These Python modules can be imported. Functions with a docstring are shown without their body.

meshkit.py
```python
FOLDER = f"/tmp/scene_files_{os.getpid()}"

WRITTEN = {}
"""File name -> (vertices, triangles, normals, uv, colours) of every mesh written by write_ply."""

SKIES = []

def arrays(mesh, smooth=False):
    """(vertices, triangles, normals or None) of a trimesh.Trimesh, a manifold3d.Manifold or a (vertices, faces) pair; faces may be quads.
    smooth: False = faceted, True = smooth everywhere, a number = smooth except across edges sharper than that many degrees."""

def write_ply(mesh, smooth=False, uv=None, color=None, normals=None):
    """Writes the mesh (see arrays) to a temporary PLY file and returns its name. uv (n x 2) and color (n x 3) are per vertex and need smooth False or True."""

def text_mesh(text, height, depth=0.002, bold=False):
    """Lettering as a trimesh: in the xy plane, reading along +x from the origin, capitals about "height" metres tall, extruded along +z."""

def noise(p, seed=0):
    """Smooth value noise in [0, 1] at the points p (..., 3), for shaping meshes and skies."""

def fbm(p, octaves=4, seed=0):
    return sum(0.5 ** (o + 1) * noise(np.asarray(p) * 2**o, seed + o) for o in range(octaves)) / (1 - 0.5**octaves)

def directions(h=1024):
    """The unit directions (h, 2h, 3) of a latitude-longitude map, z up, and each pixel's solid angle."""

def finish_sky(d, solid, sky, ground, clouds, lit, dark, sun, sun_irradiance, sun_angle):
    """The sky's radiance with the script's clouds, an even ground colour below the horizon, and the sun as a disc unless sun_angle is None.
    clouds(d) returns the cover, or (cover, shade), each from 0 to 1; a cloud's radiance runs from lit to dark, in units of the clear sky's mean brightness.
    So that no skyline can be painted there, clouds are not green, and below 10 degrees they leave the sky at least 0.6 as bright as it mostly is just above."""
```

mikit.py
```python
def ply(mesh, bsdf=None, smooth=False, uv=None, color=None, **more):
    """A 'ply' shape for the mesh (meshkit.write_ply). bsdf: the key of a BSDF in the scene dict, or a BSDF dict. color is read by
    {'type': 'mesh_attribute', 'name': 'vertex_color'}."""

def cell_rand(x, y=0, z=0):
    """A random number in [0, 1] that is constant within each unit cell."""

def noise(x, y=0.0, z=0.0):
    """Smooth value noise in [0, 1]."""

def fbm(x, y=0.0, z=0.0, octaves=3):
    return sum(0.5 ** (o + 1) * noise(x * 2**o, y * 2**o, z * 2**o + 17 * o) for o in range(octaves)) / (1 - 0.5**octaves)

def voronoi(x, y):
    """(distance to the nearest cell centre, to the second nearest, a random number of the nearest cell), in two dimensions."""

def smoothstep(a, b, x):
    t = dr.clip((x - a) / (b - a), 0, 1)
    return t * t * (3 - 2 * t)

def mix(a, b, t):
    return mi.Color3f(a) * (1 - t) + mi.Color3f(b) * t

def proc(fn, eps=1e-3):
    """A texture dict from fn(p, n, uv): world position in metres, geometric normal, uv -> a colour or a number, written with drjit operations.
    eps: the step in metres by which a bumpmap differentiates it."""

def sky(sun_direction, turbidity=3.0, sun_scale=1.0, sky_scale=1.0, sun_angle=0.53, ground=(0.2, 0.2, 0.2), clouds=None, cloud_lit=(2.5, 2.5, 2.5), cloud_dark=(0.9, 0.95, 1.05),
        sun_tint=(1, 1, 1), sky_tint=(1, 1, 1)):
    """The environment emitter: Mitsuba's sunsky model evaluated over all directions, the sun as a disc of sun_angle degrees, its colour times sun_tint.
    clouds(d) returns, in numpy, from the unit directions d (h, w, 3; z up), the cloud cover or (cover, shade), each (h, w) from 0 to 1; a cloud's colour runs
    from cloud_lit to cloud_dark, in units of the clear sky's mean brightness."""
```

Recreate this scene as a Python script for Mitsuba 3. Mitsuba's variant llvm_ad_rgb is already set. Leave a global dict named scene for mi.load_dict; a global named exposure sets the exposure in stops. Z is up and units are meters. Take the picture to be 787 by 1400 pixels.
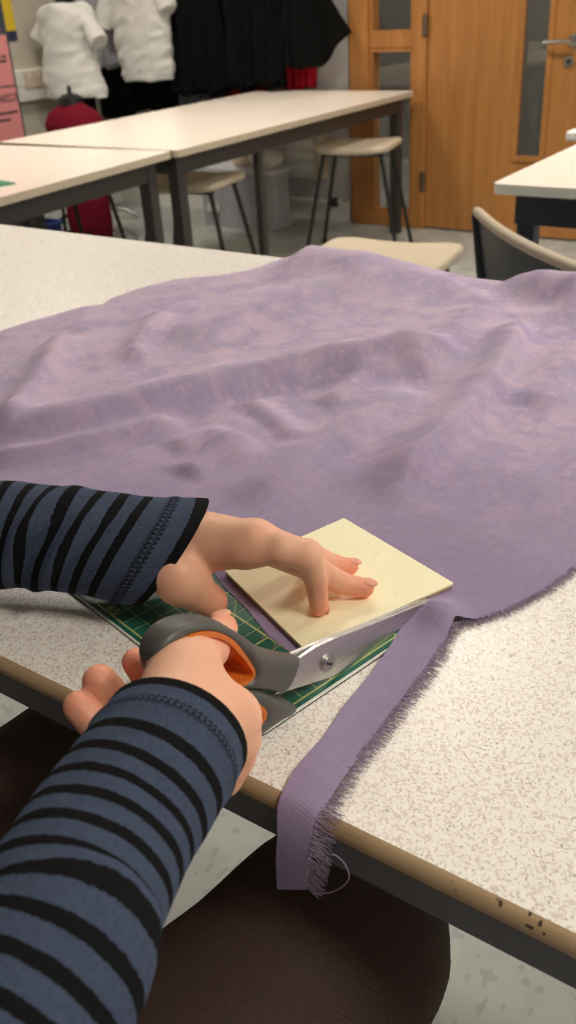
import math, numpy as np, trimesh, mitsuba as mi, drjit as dr
import mikit, meshkit
from mikit import noise as tn, fbm as tfbm, smoothstep as tss, mix as tmix, cell_rand
from scipy.spatial import Delaunay
from scipy.sparse import coo_matrix
from shapely import Polygon, Point, LineString, prepare, contains_xy, distance as sh_distance, points as sh_points, union_all
from shapely.geometry import box as sh_box

T4 = mi.ScalarTransform4f
scene, labels = {}, {}
A = lambda *v: np.array(v, float)

# ------------------------------------------------------------------ camera
F_PX, CX, CY = 1232.06, 393.5, 700.0            # focal length and centre for the 787 x 1400 frame
EYE = A(0, 0, 1.17)
RIGHT, DOWN, FWD = A(.82728854, .55908593, -.05492351), A(.24095783, -.44145858, -.86432265), A(-.50747709, .70180997, -.49992976)
ROT = np.stack([RIGHT, DOWN, FWD], 1)           # world = ROT @ camera(x right, y down, z forward)
scene['camera'] = {'type': 'thinlens', 'fov': 2 * math.degrees(math.atan(CX / F_PX)), 'fov_axis': 'x', 'near_clip': .02, 'far_clip': 60.,
                   'aperture_radius': .0011, 'focus_distance': .53,
                   'to_world': T4().look_at(origin=EYE.tolist(), target=(EYE + FWD).tolist(), up=(-DOWN).tolist())}
# ------------------------------------------------------------------ light and exposure
exposure = 0.36
LAMP_RADIANCE = (25.5, 23.8, 21.1)
CEILING = 2.75
LAMPS = [(-3.3, 2.75), (-1.3, 2.75), (.9, 2.75), (1.3, .2)]

TABLE = .845                                     # top of the near worktop
FAR_TOP = .697                                   # tops of the tables behind
EDGE_Y, BACK_Y = .2377, 1.0455                   # near and far edge of the near worktop
WALL_Y, WALL_X = 4.59, -4.55


def ray(px, py):
    return ROT @ A(px - CX, py - CY, F_PX)


def at(px, py, z):                               # point of the horizontal plane z seen at a pixel
    d = ray(px, py)
    return EYE + d * (z - EYE[2]) / d[2]


def on(px, py, h):                               # the same, h above the near worktop
    return at(px, py, TABLE + h)


def aty(px, py, y):
    d = ray(px, py)
    return EYE + d * y / d[1]


def atx(px, py, x):
    d = ray(px, py)
    return EYE + d * x / d[0]


def unit(v):
    v = np.asarray(v, float)
    return v / np.linalg.norm(v)


def sstep(a, b, x):
    t = np.clip((x - a) / (b - a), 0, 1)
    return t * t * (3 - 2 * t)


# ------------------------------------------------------------------ materials
def rgb(c):
    return {'type': 'rgb', 'value': [float(x) for x in c]}


def mat(name, color, rough=.5, spec=.5, metal=0., **kw):
    c = mikit.proc(color) if callable(color) else color if isinstance(color, dict) else rgb(color)
    b = {'type': 'principled', 'base_color': c, 'roughness': rough, 'specular': spec, 'metallic': metal}
    b.update(kw)
    scene[name] = {'type': 'twosided', 'bsdf': b}


def matbump(name, color, bump, scale, rough=.5, spec=.5, eps=4e-4, **kw):
    c = mikit.proc(color) if callable(color) else rgb(color)
    scene[name] = {'type': 'twosided', 'bsdf': {'type': 'bumpmap', 'arbitrary': mikit.proc(bump, eps=eps), 'scale': scale,
                   'bsdf': {'type': 'principled', 'base_color': c, 'roughness': rough, 'specular': spec, **kw}}}


def laminate(p, n, uv):
    w = tn(p.x * 300, p.y * 300, 3.3) * 1.2
    a = tn(p.x * 930 + w, p.y * 930 - w, 1.5) * .7 + tn(p.x * 1700, p.y * 1700, 2.5) * .3
    b = tn(p.x * 880 - w, p.y * 880 + w, 7.5) * .7 + tn(p.x * 1600, p.y * 1600, 5.5) * .3
    c = tmix((.93, .895, .83), (.69, .58, .52), tss(.46, .66, b) * .85)
    return tmix(c, (.30, .28, .25), tss(.60, .74, a) * .75)


def floor_col(p, n, uv):
    f = tfbm(p.x * 3, p.y * 3, 0., 4)
    m = tfbm(p.x * 22, p.y * 22, 4., 3)
    s = tss(.80, .86, tn(p.x * 90, p.y * 60, 2.))
    c = tmix((.33, .35, .33), (.44, .455, .42), tss(.3, .7, f * .55 + m * .45))
    return tmix(c, (.22, .225, .21), s * .4)


def oak(p, n, uv):
    g = tfbm(p.x * 38 + p.y * 38, p.z * 2.2, 1., 4)
    l = tn(p.x * 300 + p.y * 300, p.z * 6, 3.)
    c = tmix((.37, .150, .038), (.50, .225, .065), g)
    return c * (.9 + .16 * l)


def cloth_weave(p, n, uv):
    u, v = uv.x, uv.y
    big = tfbm(u * 11 + 3, v * 11, 2., 4)
    mid = tfbm(u * 42, v * 42, 5., 3)
    fine = tn(u * 700, v * 160, 1.) * .5 + tn(u * 160, v * 700, 2.) * .5
    w = tss(.36, .74, v + .32 * (-.25 - u))       # the batik print fades out towards the raw edge
    plain = mi.Color3f(.295, .235, .368)
    batik = tmix((.425, .345, .505), (.545, .425, .555), tss(.36, .64, big * .4 + mid * .6))
    batik = tmix(batik, (.50, .42, .55), tss(.5, .75, tfbm(u * 24, v * 24, 11., 3)) * .7)
    batik = tmix(batik, (.62, .45, .54), tss(.60, .74, tfbm(u * 130, v * 130, 21., 2)) * .45)
    c = plain * (1 - w) + batik * w
    twill = dr.sin((u * .22 + v * .975) * 2 * math.pi / .0017) * .5 + .5
    return c * (.86 + .17 * fine + (.04 + .15 * (1 - tss(.34, .52, v))) * twill)


def cloth_bump(p, n, uv):
    return dr.sin((uv.x * .22 + uv.y * .975) * 2 * math.pi / .0017) * .5 + .5 + tn(uv.x * 900, uv.y * 900, 0.)


def knit(p, n, uv):                              # uv.x: metres from the cuff, uv.y: turn
    u = uv.x + .0003 * (tn(uv.x * 600, uv.y * 160, 0.) - .5) * 2
    blue = tmix((.042, .056, .094), (.060, .078, .124), tn(uv.x * 900, uv.y * 300, 3.))
    black = mi.Color3f(.0075, .0075, .0085)
    k = u - .0290
    f = k / .0129 - dr.floor(k / .0129)
    s = tss(.0, .035, f) * (1 - tss(.40, .435, f)) * tss(-.0004, .0004, k)
    hem = 1 - tss(.0062, .0068, u)
    zig = dr.sin(uv.y * 2 * math.pi * 75)
    st = tss(.0142, .0148, u) * (1 - tss(.0196, .0202, u)) * tss(-.15, .45, dr.abs(dr.sin((u - .0172) * 1100 + zig * .9)) * 1.2 - .55 + .4 * zig)
    return tmix(blue, black, dr.maximum(dr.maximum(s, hem), st * .8))


def knit_bump(p, n, uv):
    rib = dr.sin(uv.y * 2 * math.pi * 150) * .5 + .5
    st = tss(.0138, .0150, uv.x) * (1 - tss(.0195, .0207, uv.x)) * (1 + .6 * dr.sin(uv.y * 2 * math.pi * 75))
    return rib * .35 + tn(uv.x * 1300, uv.y * 420, 1.) * .4 + st * 1.6


MAT_O, MAT_U, MAT_V = on(352, 1012, .0), unit(on(90, 806, 0) - on(352, 1012, 0)), None
MAT_V = unit(np.cross(A(0, 0, 1), MAT_U)) * -1
if MAT_V[1] < 0:
    MAT_V = -MAT_V
MAT_L, MAT_W = .30, .22


def mat_print(p, n, uv):
    x, y = p.x - MAT_O[0], p.y - MAT_O[1]
    u, v = (x * MAT_U[0] + y * MAT_U[1]) * 100, (x * MAT_V[0] + y * MAT_V[1]) * 100    # centimetres
    u, v = (u - .42) / 1.045, (v - .40) / 1.045
    ru, rv = dr.abs(u - dr.floor(u + .5)), dr.abs(v - dr.floor(v + .5))
    inside = tss(-.03, .03, u) * tss(-.03, .03, v) * tss(-.03, .03, 28 - u) * tss(-.03, .03, 20 - v)
    thin = dr.maximum(1 - tss(.022, .045, ru), 1 - tss(.022, .045, rv))
    bu, bv = dr.abs(u - 5 * dr.floor(u / 5 + .5)), dr.abs(v - 5 * dr.floor(v / 5 + .5))
    bold = dr.maximum(1 - tss(.05, .085, bu), 1 - tss(.05, .085, bv))
    dg = dr.abs(u - v - 3.0)
    diag = (1 - tss(.03, .06, dg)) * inside
    l = dr.maximum(dr.maximum(thin * .62 * inside, bold * inside), diag * .7)
    frame = dr.maximum(1 - tss(.04, .07, dr.abs(u)), 1 - tss(.04, .07, dr.abs(v))) * tss(-.08, -.03, u) * tss(-.08, -.03, v)
    l = dr.maximum(l, frame)
    wear = tfbm(p.x * 60, p.y * 60, 2., 3)
    g = tmix((.012, .088, .060), (.024, .14, .095), wear)
    return tmix(g, (.50, .54, .20), l * (.55 + .45 * wear))


def tights_col(p, n, uv):
    w = dr.sin(p.x * 3900 + p.z * 1200) * dr.sin(p.y * 3900 - p.z * 900)
    return mi.Color3f(.050, .028, .0225) * (.92 + .25 * w + .2 * (tn(p.x * 500, p.y * 500, p.z * 500) - .5))


def card_col(p, n, uv):
    f = tfbm(p.x * 50, p.y * 50, 3., 3)
    s = tss(.90, .95, tn(p.x * 190, p.y * 190, p.z * 190))
    return tmix(tmix((.94, .87, .56), (.96, .90, .62), f), (.55, .46, .25), s * .2)


def edge_col(p, n, uv):
    s = tss(.78, .86, tn(p.x * 420, p.y * 300, p.z * 500)) * tss(-.11, -.07, p.x) * (1 - tss(-.055, -.05, p.x))
    return tmix(tmix((.33, .225, .125), (.40, .28, .16), tn(p.x * 40, p.z * 90, 1.)), (.05, .03, .02), s)


def steel_col(p, n, uv):
    return tmix((.56, .55, .53), (.70, .69, .67), tn(p.x * 40, p.y * 40, p.z * 700))


mat('laminate', laminate, .33, .5)
mat('floor_vinyl', floor_col, .38, .45)
mat('oak_veneer', oak, .42, .45)
matbump('purple_cloth', cloth_weave, cloth_bump, .00006, .85, .2, sheen=.35)
matbump('striped_knit', knit, knit_bump, .00032, .95, .08, sheen=.08)
mat('mat_surface', mat_print, .42, .4)
mat('tights_knit', tights_col, .75, .25)
mat('cream_card', card_col, .5, .35)
mat('edge_lipping', edge_col, .35, .5)
mat('brushed_steel', steel_col, .36, .5, 1.0)
mat('skin', {'type': 'mesh_attribute', 'name': 'vertex_color'}, .46, .42)
mat('nail', (.77, .36, .245), .45, .4)
mat('card_core', (.42, .30, .17), .7, .2)
mat('thread', (.30, .235, .33), .9, .1)
mat('mat_white', (.75, .76, .72), .5)
mat('mat_dark', (.015, .03, .025), .5)
mat('mat_ink', (.36, .40, .14), .6)
mat('edge_band', (.115, .115, .13), .4)
mat('handle_grey', (.082, .080, .074), .42, .5)
mat('handle_orange', (.62, .155, .018), .4, .5)
mat('screw_steel', (.50, .48, .46), .38, .5, 1.0)
mat('wall_paint', (.56, .55, .545), .8, .2)
mat('wall_cream', (.50, .46, .385), .8, .2)
mat('ceiling_white', (.62, .62, .60), .85, .2)
mat('white_plastic', (.68, .66, .62), .45)
mat('white_enamel', (.74, .74, .71), .4)
mat('frame_steel', (.038, .033, .031), .42)
mat('frame_navy', (.014, .017, .030), .45)
mat('black_tube', (.014, .013, .013), .35)
mat('beige_plastic', (.53, .445, .335), .45)
mat('far_top', (.80, .71, .62), .22, .5)
mat('white_cotton', (.74, .72, .69), .9, .1)
mat('grey_cotton', (.40, .40, .44), .9, .1)
mat('black_cloth', (.006, .006, .006), .95, .05)
mat('charcoal_cloth', (.0085, .0085, .0092), .95, .05)
mat('red_cloth', (.42, .010, .022), .85, .15)
mat('crimson_cloth', (.155, .006, .018), .85, .15)
mat('slate_cloth', (.13, .14, .17), .9, .1)
mat('pink_paper', (.62, .235, .235), .7, .2)
mat('dark_ink', (.10, .05, .055), .8)
mat('navy_paper', (.022, .030, .075), .6)
mat('yellow_paper', (.72, .50, .03), .6)
mat('pale_ink', (.25, .30, .36), .7)
mat('blue_plastic', (.012, .03, .16), .5)
mat('green_plastic', (.03, .20, .10), .5)
mat('crate_plastic', (.40, .41, .44), .25, .5)
mat('crate_lid', (.62, .63, .64), .3, .5)
mat('chrome', (.62, .61, .6), .18, .5, 1.0)
mat('corridor_paint', (.30, .30, .27), .8)
mat('hair_brown', (.05, .028, .016), .6)
mat('shoe_black', (.012, .012, .012), .5)
mat('panel_dark', (.040, .048, .064), .5)
mat('hinge_bronze', (.20, .15, .11), .4, .5, .8)
scene['window_glass'] = {'type': 'thindielectric', 'int_ior': 1.5}


# ------------------------------------------------------------------ mesh helpers
def put(key, mesh, m, smooth=False, kind=None, label=None, **kw):
    k, i = key, 1
    while k in scene:
        k, i = f'{key}_{i:03d}', i + 1
    scene[k] = mikit.ply(mesh, m, smooth, **kw)
    if kind or label:
        labels[k] = {a: b for a, b in (('label', label), ('kind', kind)) if b}
    return k


def thing(key, label, cat, group=None):
    labels[key] = {'label': label, 'category': cat}
    if group:
        labels[key]['group'] = group
    return key


def join(ms):
    return trimesh.util.concatenate(ms)


def box(lo, hi, bevel=0.):
    lo, hi = np.minimum(lo, hi), np.maximum(lo, hi)
    lo, hi = np.asarray(lo, float), np.asarray(hi, float)
    if bevel <= 0:
        b = trimesh.creation.box(extents=hi - lo)
        b.apply_translation((lo + hi) / 2)
        return b
    c, h = (lo + hi) / 2, (hi - lo) / 2
    bevel = min(bevel, h.min() * .49)
    pts = [c + A(*[s[i] * (h[i] - (0 if i == k else bevel)) for i in range(3)]) for k in range(3) for s in np.ndindex(2, 2, 2) for s in [A(*s) * 2 - 1]]
    return trimesh.convex.convex_hull(np.array(pts))


def orient(mesh, o, x, y, z):
    m = np.eye(4)
    m[:3, :3], m[:3, 3] = np.stack([x, y, z], 1), o
    mesh = mesh.copy()
    mesh.apply_transform(m)
    return mesh


def catmull(pts, n=8):
    p = np.asarray(pts, float)
    p = np.vstack([2 * p[0] - p[1], p, 2 * p[-1] - p[-2]])
    out = []
    for i in range(1, len(p) - 2):
        for t in np.linspace(0, 1, n, endpoint=False):
            a, b, c, d = p[i - 1:i + 3]
            out.append(.5 * (2 * b + (c - a) * t + (2 * a - 5 * b + 4 * c - d) * t * t + (3 * b - a - 3 * c + d) * t ** 3))
    return np.array(out + [p[-2]])


def tube(pts, r, sides=10, closed=False, up=(0, 0, 1), flat=1.0):
    """Swept tube; r a number or one per point; flat: height over width of the section."""
    p = np.asarray(pts, float)
    n = len(p)
    r = np.broadcast_to(np.asarray(r, float), (n,))
    tg = (np.roll(p, -1, 0) - np.roll(p, 1, 0)) if closed else np.gradient(p, axis=0)
    tg /= np.linalg.norm(tg, axis=1, keepdims=True)
    s = np.cross(tg, up)
    bad = np.linalg.norm(s, axis=1) < 1e-3
    s[bad] = np.cross(tg[bad], A(1, .01, 0))
    for i in range(1, n):
        if s[i] @ s[i - 1] < 0:
            s[i] = -s[i]
    s /= np.linalg.norm(s, axis=1, keepdims=True)
    q = np.cross(s, tg)
    a = np.linspace(0, 2 * np.pi, sides, endpoint=False)
    v = (p[:, None] + r[:, None, None] * (np.cos(a)[None, :, None] * s[:, None] + flat * np.sin(a)[None, :, None] * q[:, None])).reshape(-1, 3)
    f = []
    for i in range(n if closed else n - 1):
        j = (i + 1) % n
        for k in range(sides):
            l = (k + 1) % sides
            f += [[i * sides + k, i * sides + l, j * sides + l], [i * sides + k, j * sides + l, j * sides + k]]
    if not closed:
        v = np.vstack([v, p[0], p[-1]])
        for k in range(sides):
            l = (k + 1) % sides
            f += [[n * sides, l, k], [n * sides + 1, (n - 1) * sides + k, (n - 1) * sides + l]]
    m = trimesh.Trimesh(v, f, process=False)
    if m.volume < 0:
        m.invert()
    return m


def extrude(poly, depth):
    g = getattr(poly, 'geoms', [poly])
    return join([trimesh.creation.extrude_polygon(x, depth, engine='earcut') for x in g])


def lathe(profile, sides=32):
    m = trimesh.creation.revolve(np.asarray(profile, float), sections=sides)
    return m


def rounded(w, d, r, n=6):
    return sh_box(-w / 2 + r, -d / 2 + r, w / 2 - r, d / 2 - r).buffer(r, quad_segs=n)


# signed distance modelling
def rc(p, a, b, ra, rb):
    a, b = np.asarray(a, float), np.asarray(b, float)
    ba = b - a
    t = np.clip(((p - a) @ ba) / max(ba @ ba, 1e-12), 0, 1)
    return np.linalg.norm(p - a - t[..., None] * ba, axis=-1) - (ra + (rb - ra) * t)


def ell(p, c, r, R=None):
    q = (p - c) if R is None else (p - c) @ R
    r = np.asarray(r, float)
    k = np.linalg.norm(q / r, axis=-1)
    return (k - 1) * r.min() if True else k


def smin(a, b, k):
    h = np.maximum(k - np.abs(a - b), 0) / k
    return np.minimum(a, b) - h * h * k * .25


def surface(fn, lo, hi, h):
    """Surface nets of fn(points) = 0 over a box, cells of size h."""
    lo, hi = np.asarray(lo, float), np.asarray(hi, float)
    n = np.ceil((hi - lo) / h).astype(int) + 1
    g = [lo[k] + h * np.arange(n[k]) for k in range(3)]
    p = np.stack(np.meshgrid(*g, indexing='ij'), -1)
    d = fn(p.reshape(-1, 3)).reshape(n)
    s = d < 0
    c = [s[i:n[0] - 1 + i, j:n[1] - 1 + j, k:n[2] - 1 + k] for i in (0, 1) for j in (0, 1) for k in (0, 1)]
    tot = sum(x.astype(np.int8) for x in c)
    cells = np.argwhere((tot > 0) & (tot < 8))
    idx = -np.ones(n - 1, int)
    idx[tuple(cells.T)] = np.arange(len(cells))
    acc, cnt = np.zeros((len(cells), 3)), np.zeros(len(cells))
    for ax in range(3):
        for o in np.ndindex(2, 2):
            off = np.zeros(3, int)
            off[[k for k in range(3) if k != ax]] = o
            i0 = cells + off
            i1 = i0.copy()
            i1[:, ax] += 1
            a, b = d[tuple(i0.T)], d[tuple(i1.T)]
            m = (a < 0) != (b < 0)
            t = np.where(m, a / np.where(m, a - b, 1), 0)
            q = off + np.eye(3)[ax] * t[:, None]
            acc += np.where(m[:, None], q, 0)
            cnt += m
    v = lo + h * (cells + acc / np.maximum(cnt, 1)[:, None])
    faces = []
    for ax in range(3):
        b1, b2 = [k for k in range(3) if k != ax]
        sl0 = [slice(None)] * 3
        sl1 = [slice(None)] * 3
        sl0[ax], sl1[ax] = slice(0, -1), slice(1, None)
        e = np.argwhere(s[tuple(sl0)] != s[tuple(sl1)])
        e = e[(e[:, b1] > 0) & (e[:, b2] > 0) & (e[:, b1] < n[b1] - 1) & (e[:, b2] < n[b2] - 1)]
        q = []
        for o in ((0, 0), (1, 0), (1, 1), (0, 1)):
            c_ = e.copy()
            c_[:, b1] -= o[0]
            c_[:, b2] -= o[1]
            q.append(idx[tuple(c_.T)])
        q = np.stack(q, 1)
        inside = s[tuple(e.T)]
        flip = inside if ax != 1 else ~inside
        q[flip] = q[flip][:, ::-1]
        faces += [q[:, [0, 1, 2]], q[:, [0, 2, 3]]]
    m = trimesh.Trimesh(v, np.vstack(faces), process=False)
    if m.volume < 0:
        m.invert()
    return m


def taubin(m, n=6):
    e = np.asarray(m.edges_unique)
    k = len(m.vertices)
    W = coo_matrix((np.ones(2 * len(e)), (np.r_[e[:, 0], e[:, 1]], np.r_[e[:, 1], e[:, 0]])), (k, k)).tocsr()
    deg = np.maximum(np.asarray(W.sum(1)).ravel(), 1)[:, None]
    v = np.array(m.vertices)
    for _ in range(n):
        v = v + .5 * (W @ v / deg - v)
        v = v - .52 * (W @ v / deg - v)
    m.vertices = v
    return m


# ------------------------------------------------------------------ the room
X0, X1, Y0 = WALL_X, 2.3, -2.6
put('floor', box((X0 - .2, Y0 - .2, -.1), (X1 + .2, 7.2, 0)), 'floor_vinyl', kind='structure')
put('ceiling', box((X0 - .2, Y0 - .2, CEILING), (X1 + .2, 7.2, CEILING + .1)), 'ceiling_white', kind='structure')
put('wall_left', box((X0 - .15, Y0 - .2, 0), (X0, WALL_Y + .15, CEILING)), 'wall_cream', kind='structure')
put('wall_right', box((X1, Y0 - .2, 0), (X1 + .15, WALL_Y + .15, CEILING)), 'wall_paint', kind='structure')
put('wall_front', box((X0, Y0 - .15, 0), (X1, Y0, CEILING)), 'wall_paint', kind='structure')
# door wall: left piece, right piece, top; opening for the frame
xo0, xo1, ztop = aty(477, 150, WALL_Y)[0], aty(581, 150, WALL_Y)[0] + .93, 2.1
put('wall_back', join([box((X0, WALL_Y, 0), (xo0, WALL_Y + .12, CEILING)), box((xo1 + .07, WALL_Y, 0), (X1, WALL_Y + .12, CEILING)),
                       box((xo0, WALL_Y, ztop), (xo1 + .07, WALL_Y + .12, CEILING))]), 'wall_paint', kind='structure')
put('baseboard_back', join([box((X0, WALL_Y - .015, 0), (xo0, WALL_Y, .11)), box((xo1 + .07, WALL_Y - .015, 0), (X1, WALL_Y, .11))]), 'white_enamel', kind='structure')
put('baseboard_left', box((X0, Y0, 0), (X0 + .015, WALL_Y, .11)), 'white_enamel', kind='structure')
put('wall_corridor', join([box((X0, 6.6, 0), (X1, 6.7, CEILING)), box((X0 - .2, WALL_Y + .15, 0), (X0, 6.7, CEILING)), box((X1, WALL_Y + .15, 0), (X1 + .2, 6.7, CEILING))]), 'corridor_paint', kind='structure')
# trunking and socket on the left wall
a, b = atx(42, 93, WALL_X), atx(42, 137, WALL_X)
put('trim_1', box((WALL_X, 1.5, b[2]), (WALL_X + .05, WALL_Y, a[2]), .006), 'white_plastic', kind='structure')
scene_tr = labels['trim_1']
mid = (a[2] + b[2]) / 2
put('trim_1__groove', box((WALL_X + .05, 1.5, mid - .004), (WALL_X + .0515, WALL_Y, mid + .004)), 'wall_cream')
s = atx(45, 108, WALL_X + .05)
thing('wall_socket', 'cream wall socket on the white cable trunking beside the pink board', 'socket')
put('wall_socket__plate', box((WALL_X + .05, s[1] - .07, s[2] - .043), (WALL_X + .06, s[1] + .07, s[2] + .043), .004), 'beige_plastic')
for q in (-.035, .035):
    put('wall_socket__switch', box((WALL_X + .06, s[1] + q - .009, s[2] + .012), (WALL_X + .064, s[1] + q + .009, s[2] + .032), .001), 'white_plastic')

# door, side light
W0 = WALL_Y
def wx(px, py=150):
    return aty(px, py, W0 - .03)[0]
def wz(px, py):
    return aty(px, py, W0 - .03)[2]
jx = [wx(478), wx(503), wx(562), wx(580)]
put('trim_2', join([box((jx[0], W0 - .03, 0), (jx[1], W0 + .1, ztop), .004), box((jx[2], W0 - .03, 0), (jx[3], W0 + .1, ztop), .004),
                    box((xo1, W0 - .03, 0), (xo1 + .07, W0 + .1, ztop), .004), box((jx[0], W0 - .03, ztop - .06), (xo1 + .07, W0 + .1, ztop), .004)]), 'oak_veneer', kind='structure')
z_tr0, z_tr1, z_bot = wz(535, 66), wz(535, 47), wz(535, 291)
put('window_1', box((jx[1], W0 - .02, z_tr0), (jx[2], W0 + .08, z_tr1), .004), 'oak_veneer', kind='structure')
put('window_1__bottom_rail', box((jx[1], W0 - .025, 0), (jx[2], W0 + .08, z_bot), .004), 'oak_veneer')
for lo, hi in ((z_bot, z_tr0), (z_tr1, ztop - .06)):
    put('window_1__bead', join([box((jx[1], W0 - .012, lo), (jx[1] + .018, W0 + .01, hi)), box((jx[2] - .018, W0 - .012, lo), (jx[2], W0 + .01, hi)),
                                box((jx[1], W0 - .012, lo), (jx[2], W0 + .01, lo + .018)), box((jx[1], W0 - .012, hi - .018), (jx[2], W0 + .01, hi))]), 'oak_veneer')
    put('window_1__pane', trimesh.Trimesh([[jx[1], W0 + .02, lo], [jx[2], W0 + .02, lo], [jx[2], W0 + .02, hi], [jx[1], W0 + .02, hi]], [[0, 1, 2], [0, 2, 3]], process=False), 'window_glass')
dx0, dx1, dz0, dz1 = jx[3] + .003, xo1 - .003, .012, ztop - .063
gx0, gx1, gz0, gz1 = wx(700, 218) , wx(738, 218), wz(718, 218), 1.95
put('door_1', join([box((dx0, W0 - .01, dz0), (gx0, W0 + .035, dz1)), box((gx1, W0 - .01, dz0), (dx1, W0 + .035, dz1)), box((gx0, W0 - .01, dz0), (gx1, W0 + .035, gz0)),
                    box((gx0, W0 - .01, gz1), (gx1, W0 + .035, dz1))]), 'oak_veneer', kind='structure')
put('door_1__bead', join([box((gx0 - .012, W0 - .02, gz0 - .012), (gx0 + .012, W0 - .002, gz1)), box((gx1 - .012, W0 - .02, gz0 - .012), (gx1 + .012, W0 - .002, gz1)),
                          box((gx0 - .012, W0 - .02, gz0 - .014), (gx1 + .012, W0 - .002, gz0 + .012))]), 'oak_veneer')
put('door_1__pane', trimesh.Trimesh([[gx0, W0 + .012, gz0], [gx1, W0 + .012, gz0], [gx1, W0 + .012, gz1], [gx0, W0 + .012, gz1]], [[0, 1, 2], [0, 2, 3]], process=False), 'window_glass')
for py in (35, 248):
    z = wz(577, py)
    put('door_1__hinge', box((dx0 - .02, W0 - .042, z - .05), (dx0 + .004, W0 - .012, z + .05), .004), 'hinge_bronze')
h = aty(784, 55, W0 - .02)
cyl = lambda a, b, r, n=24: trimesh.creation.cylinder(radius=r, segment=[a, b], sections=n)
put('door_1__handle', join([cyl(h + A(0, .012, 0), h - A(0, .002, 0), .027), cyl(h, h - A(0, .05, 0), .010), tube([h + A(.004, -.05, 0), h + A(-.05, -.052, -.001), h + A(-.125, -.045, -.004)], .0095)]), 'chrome', 30)
k = aty(777, 84, W0 - .02)
put('door_1__lock_plate', cyl(k + A(0, .012, 0), k - A(0, .001, 0), .024), 'chrome', 30)
put('door_1__lock_cylinder', cyl(k, k - A(0, .004, 0), .010), 'black_tube', 30)

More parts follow.
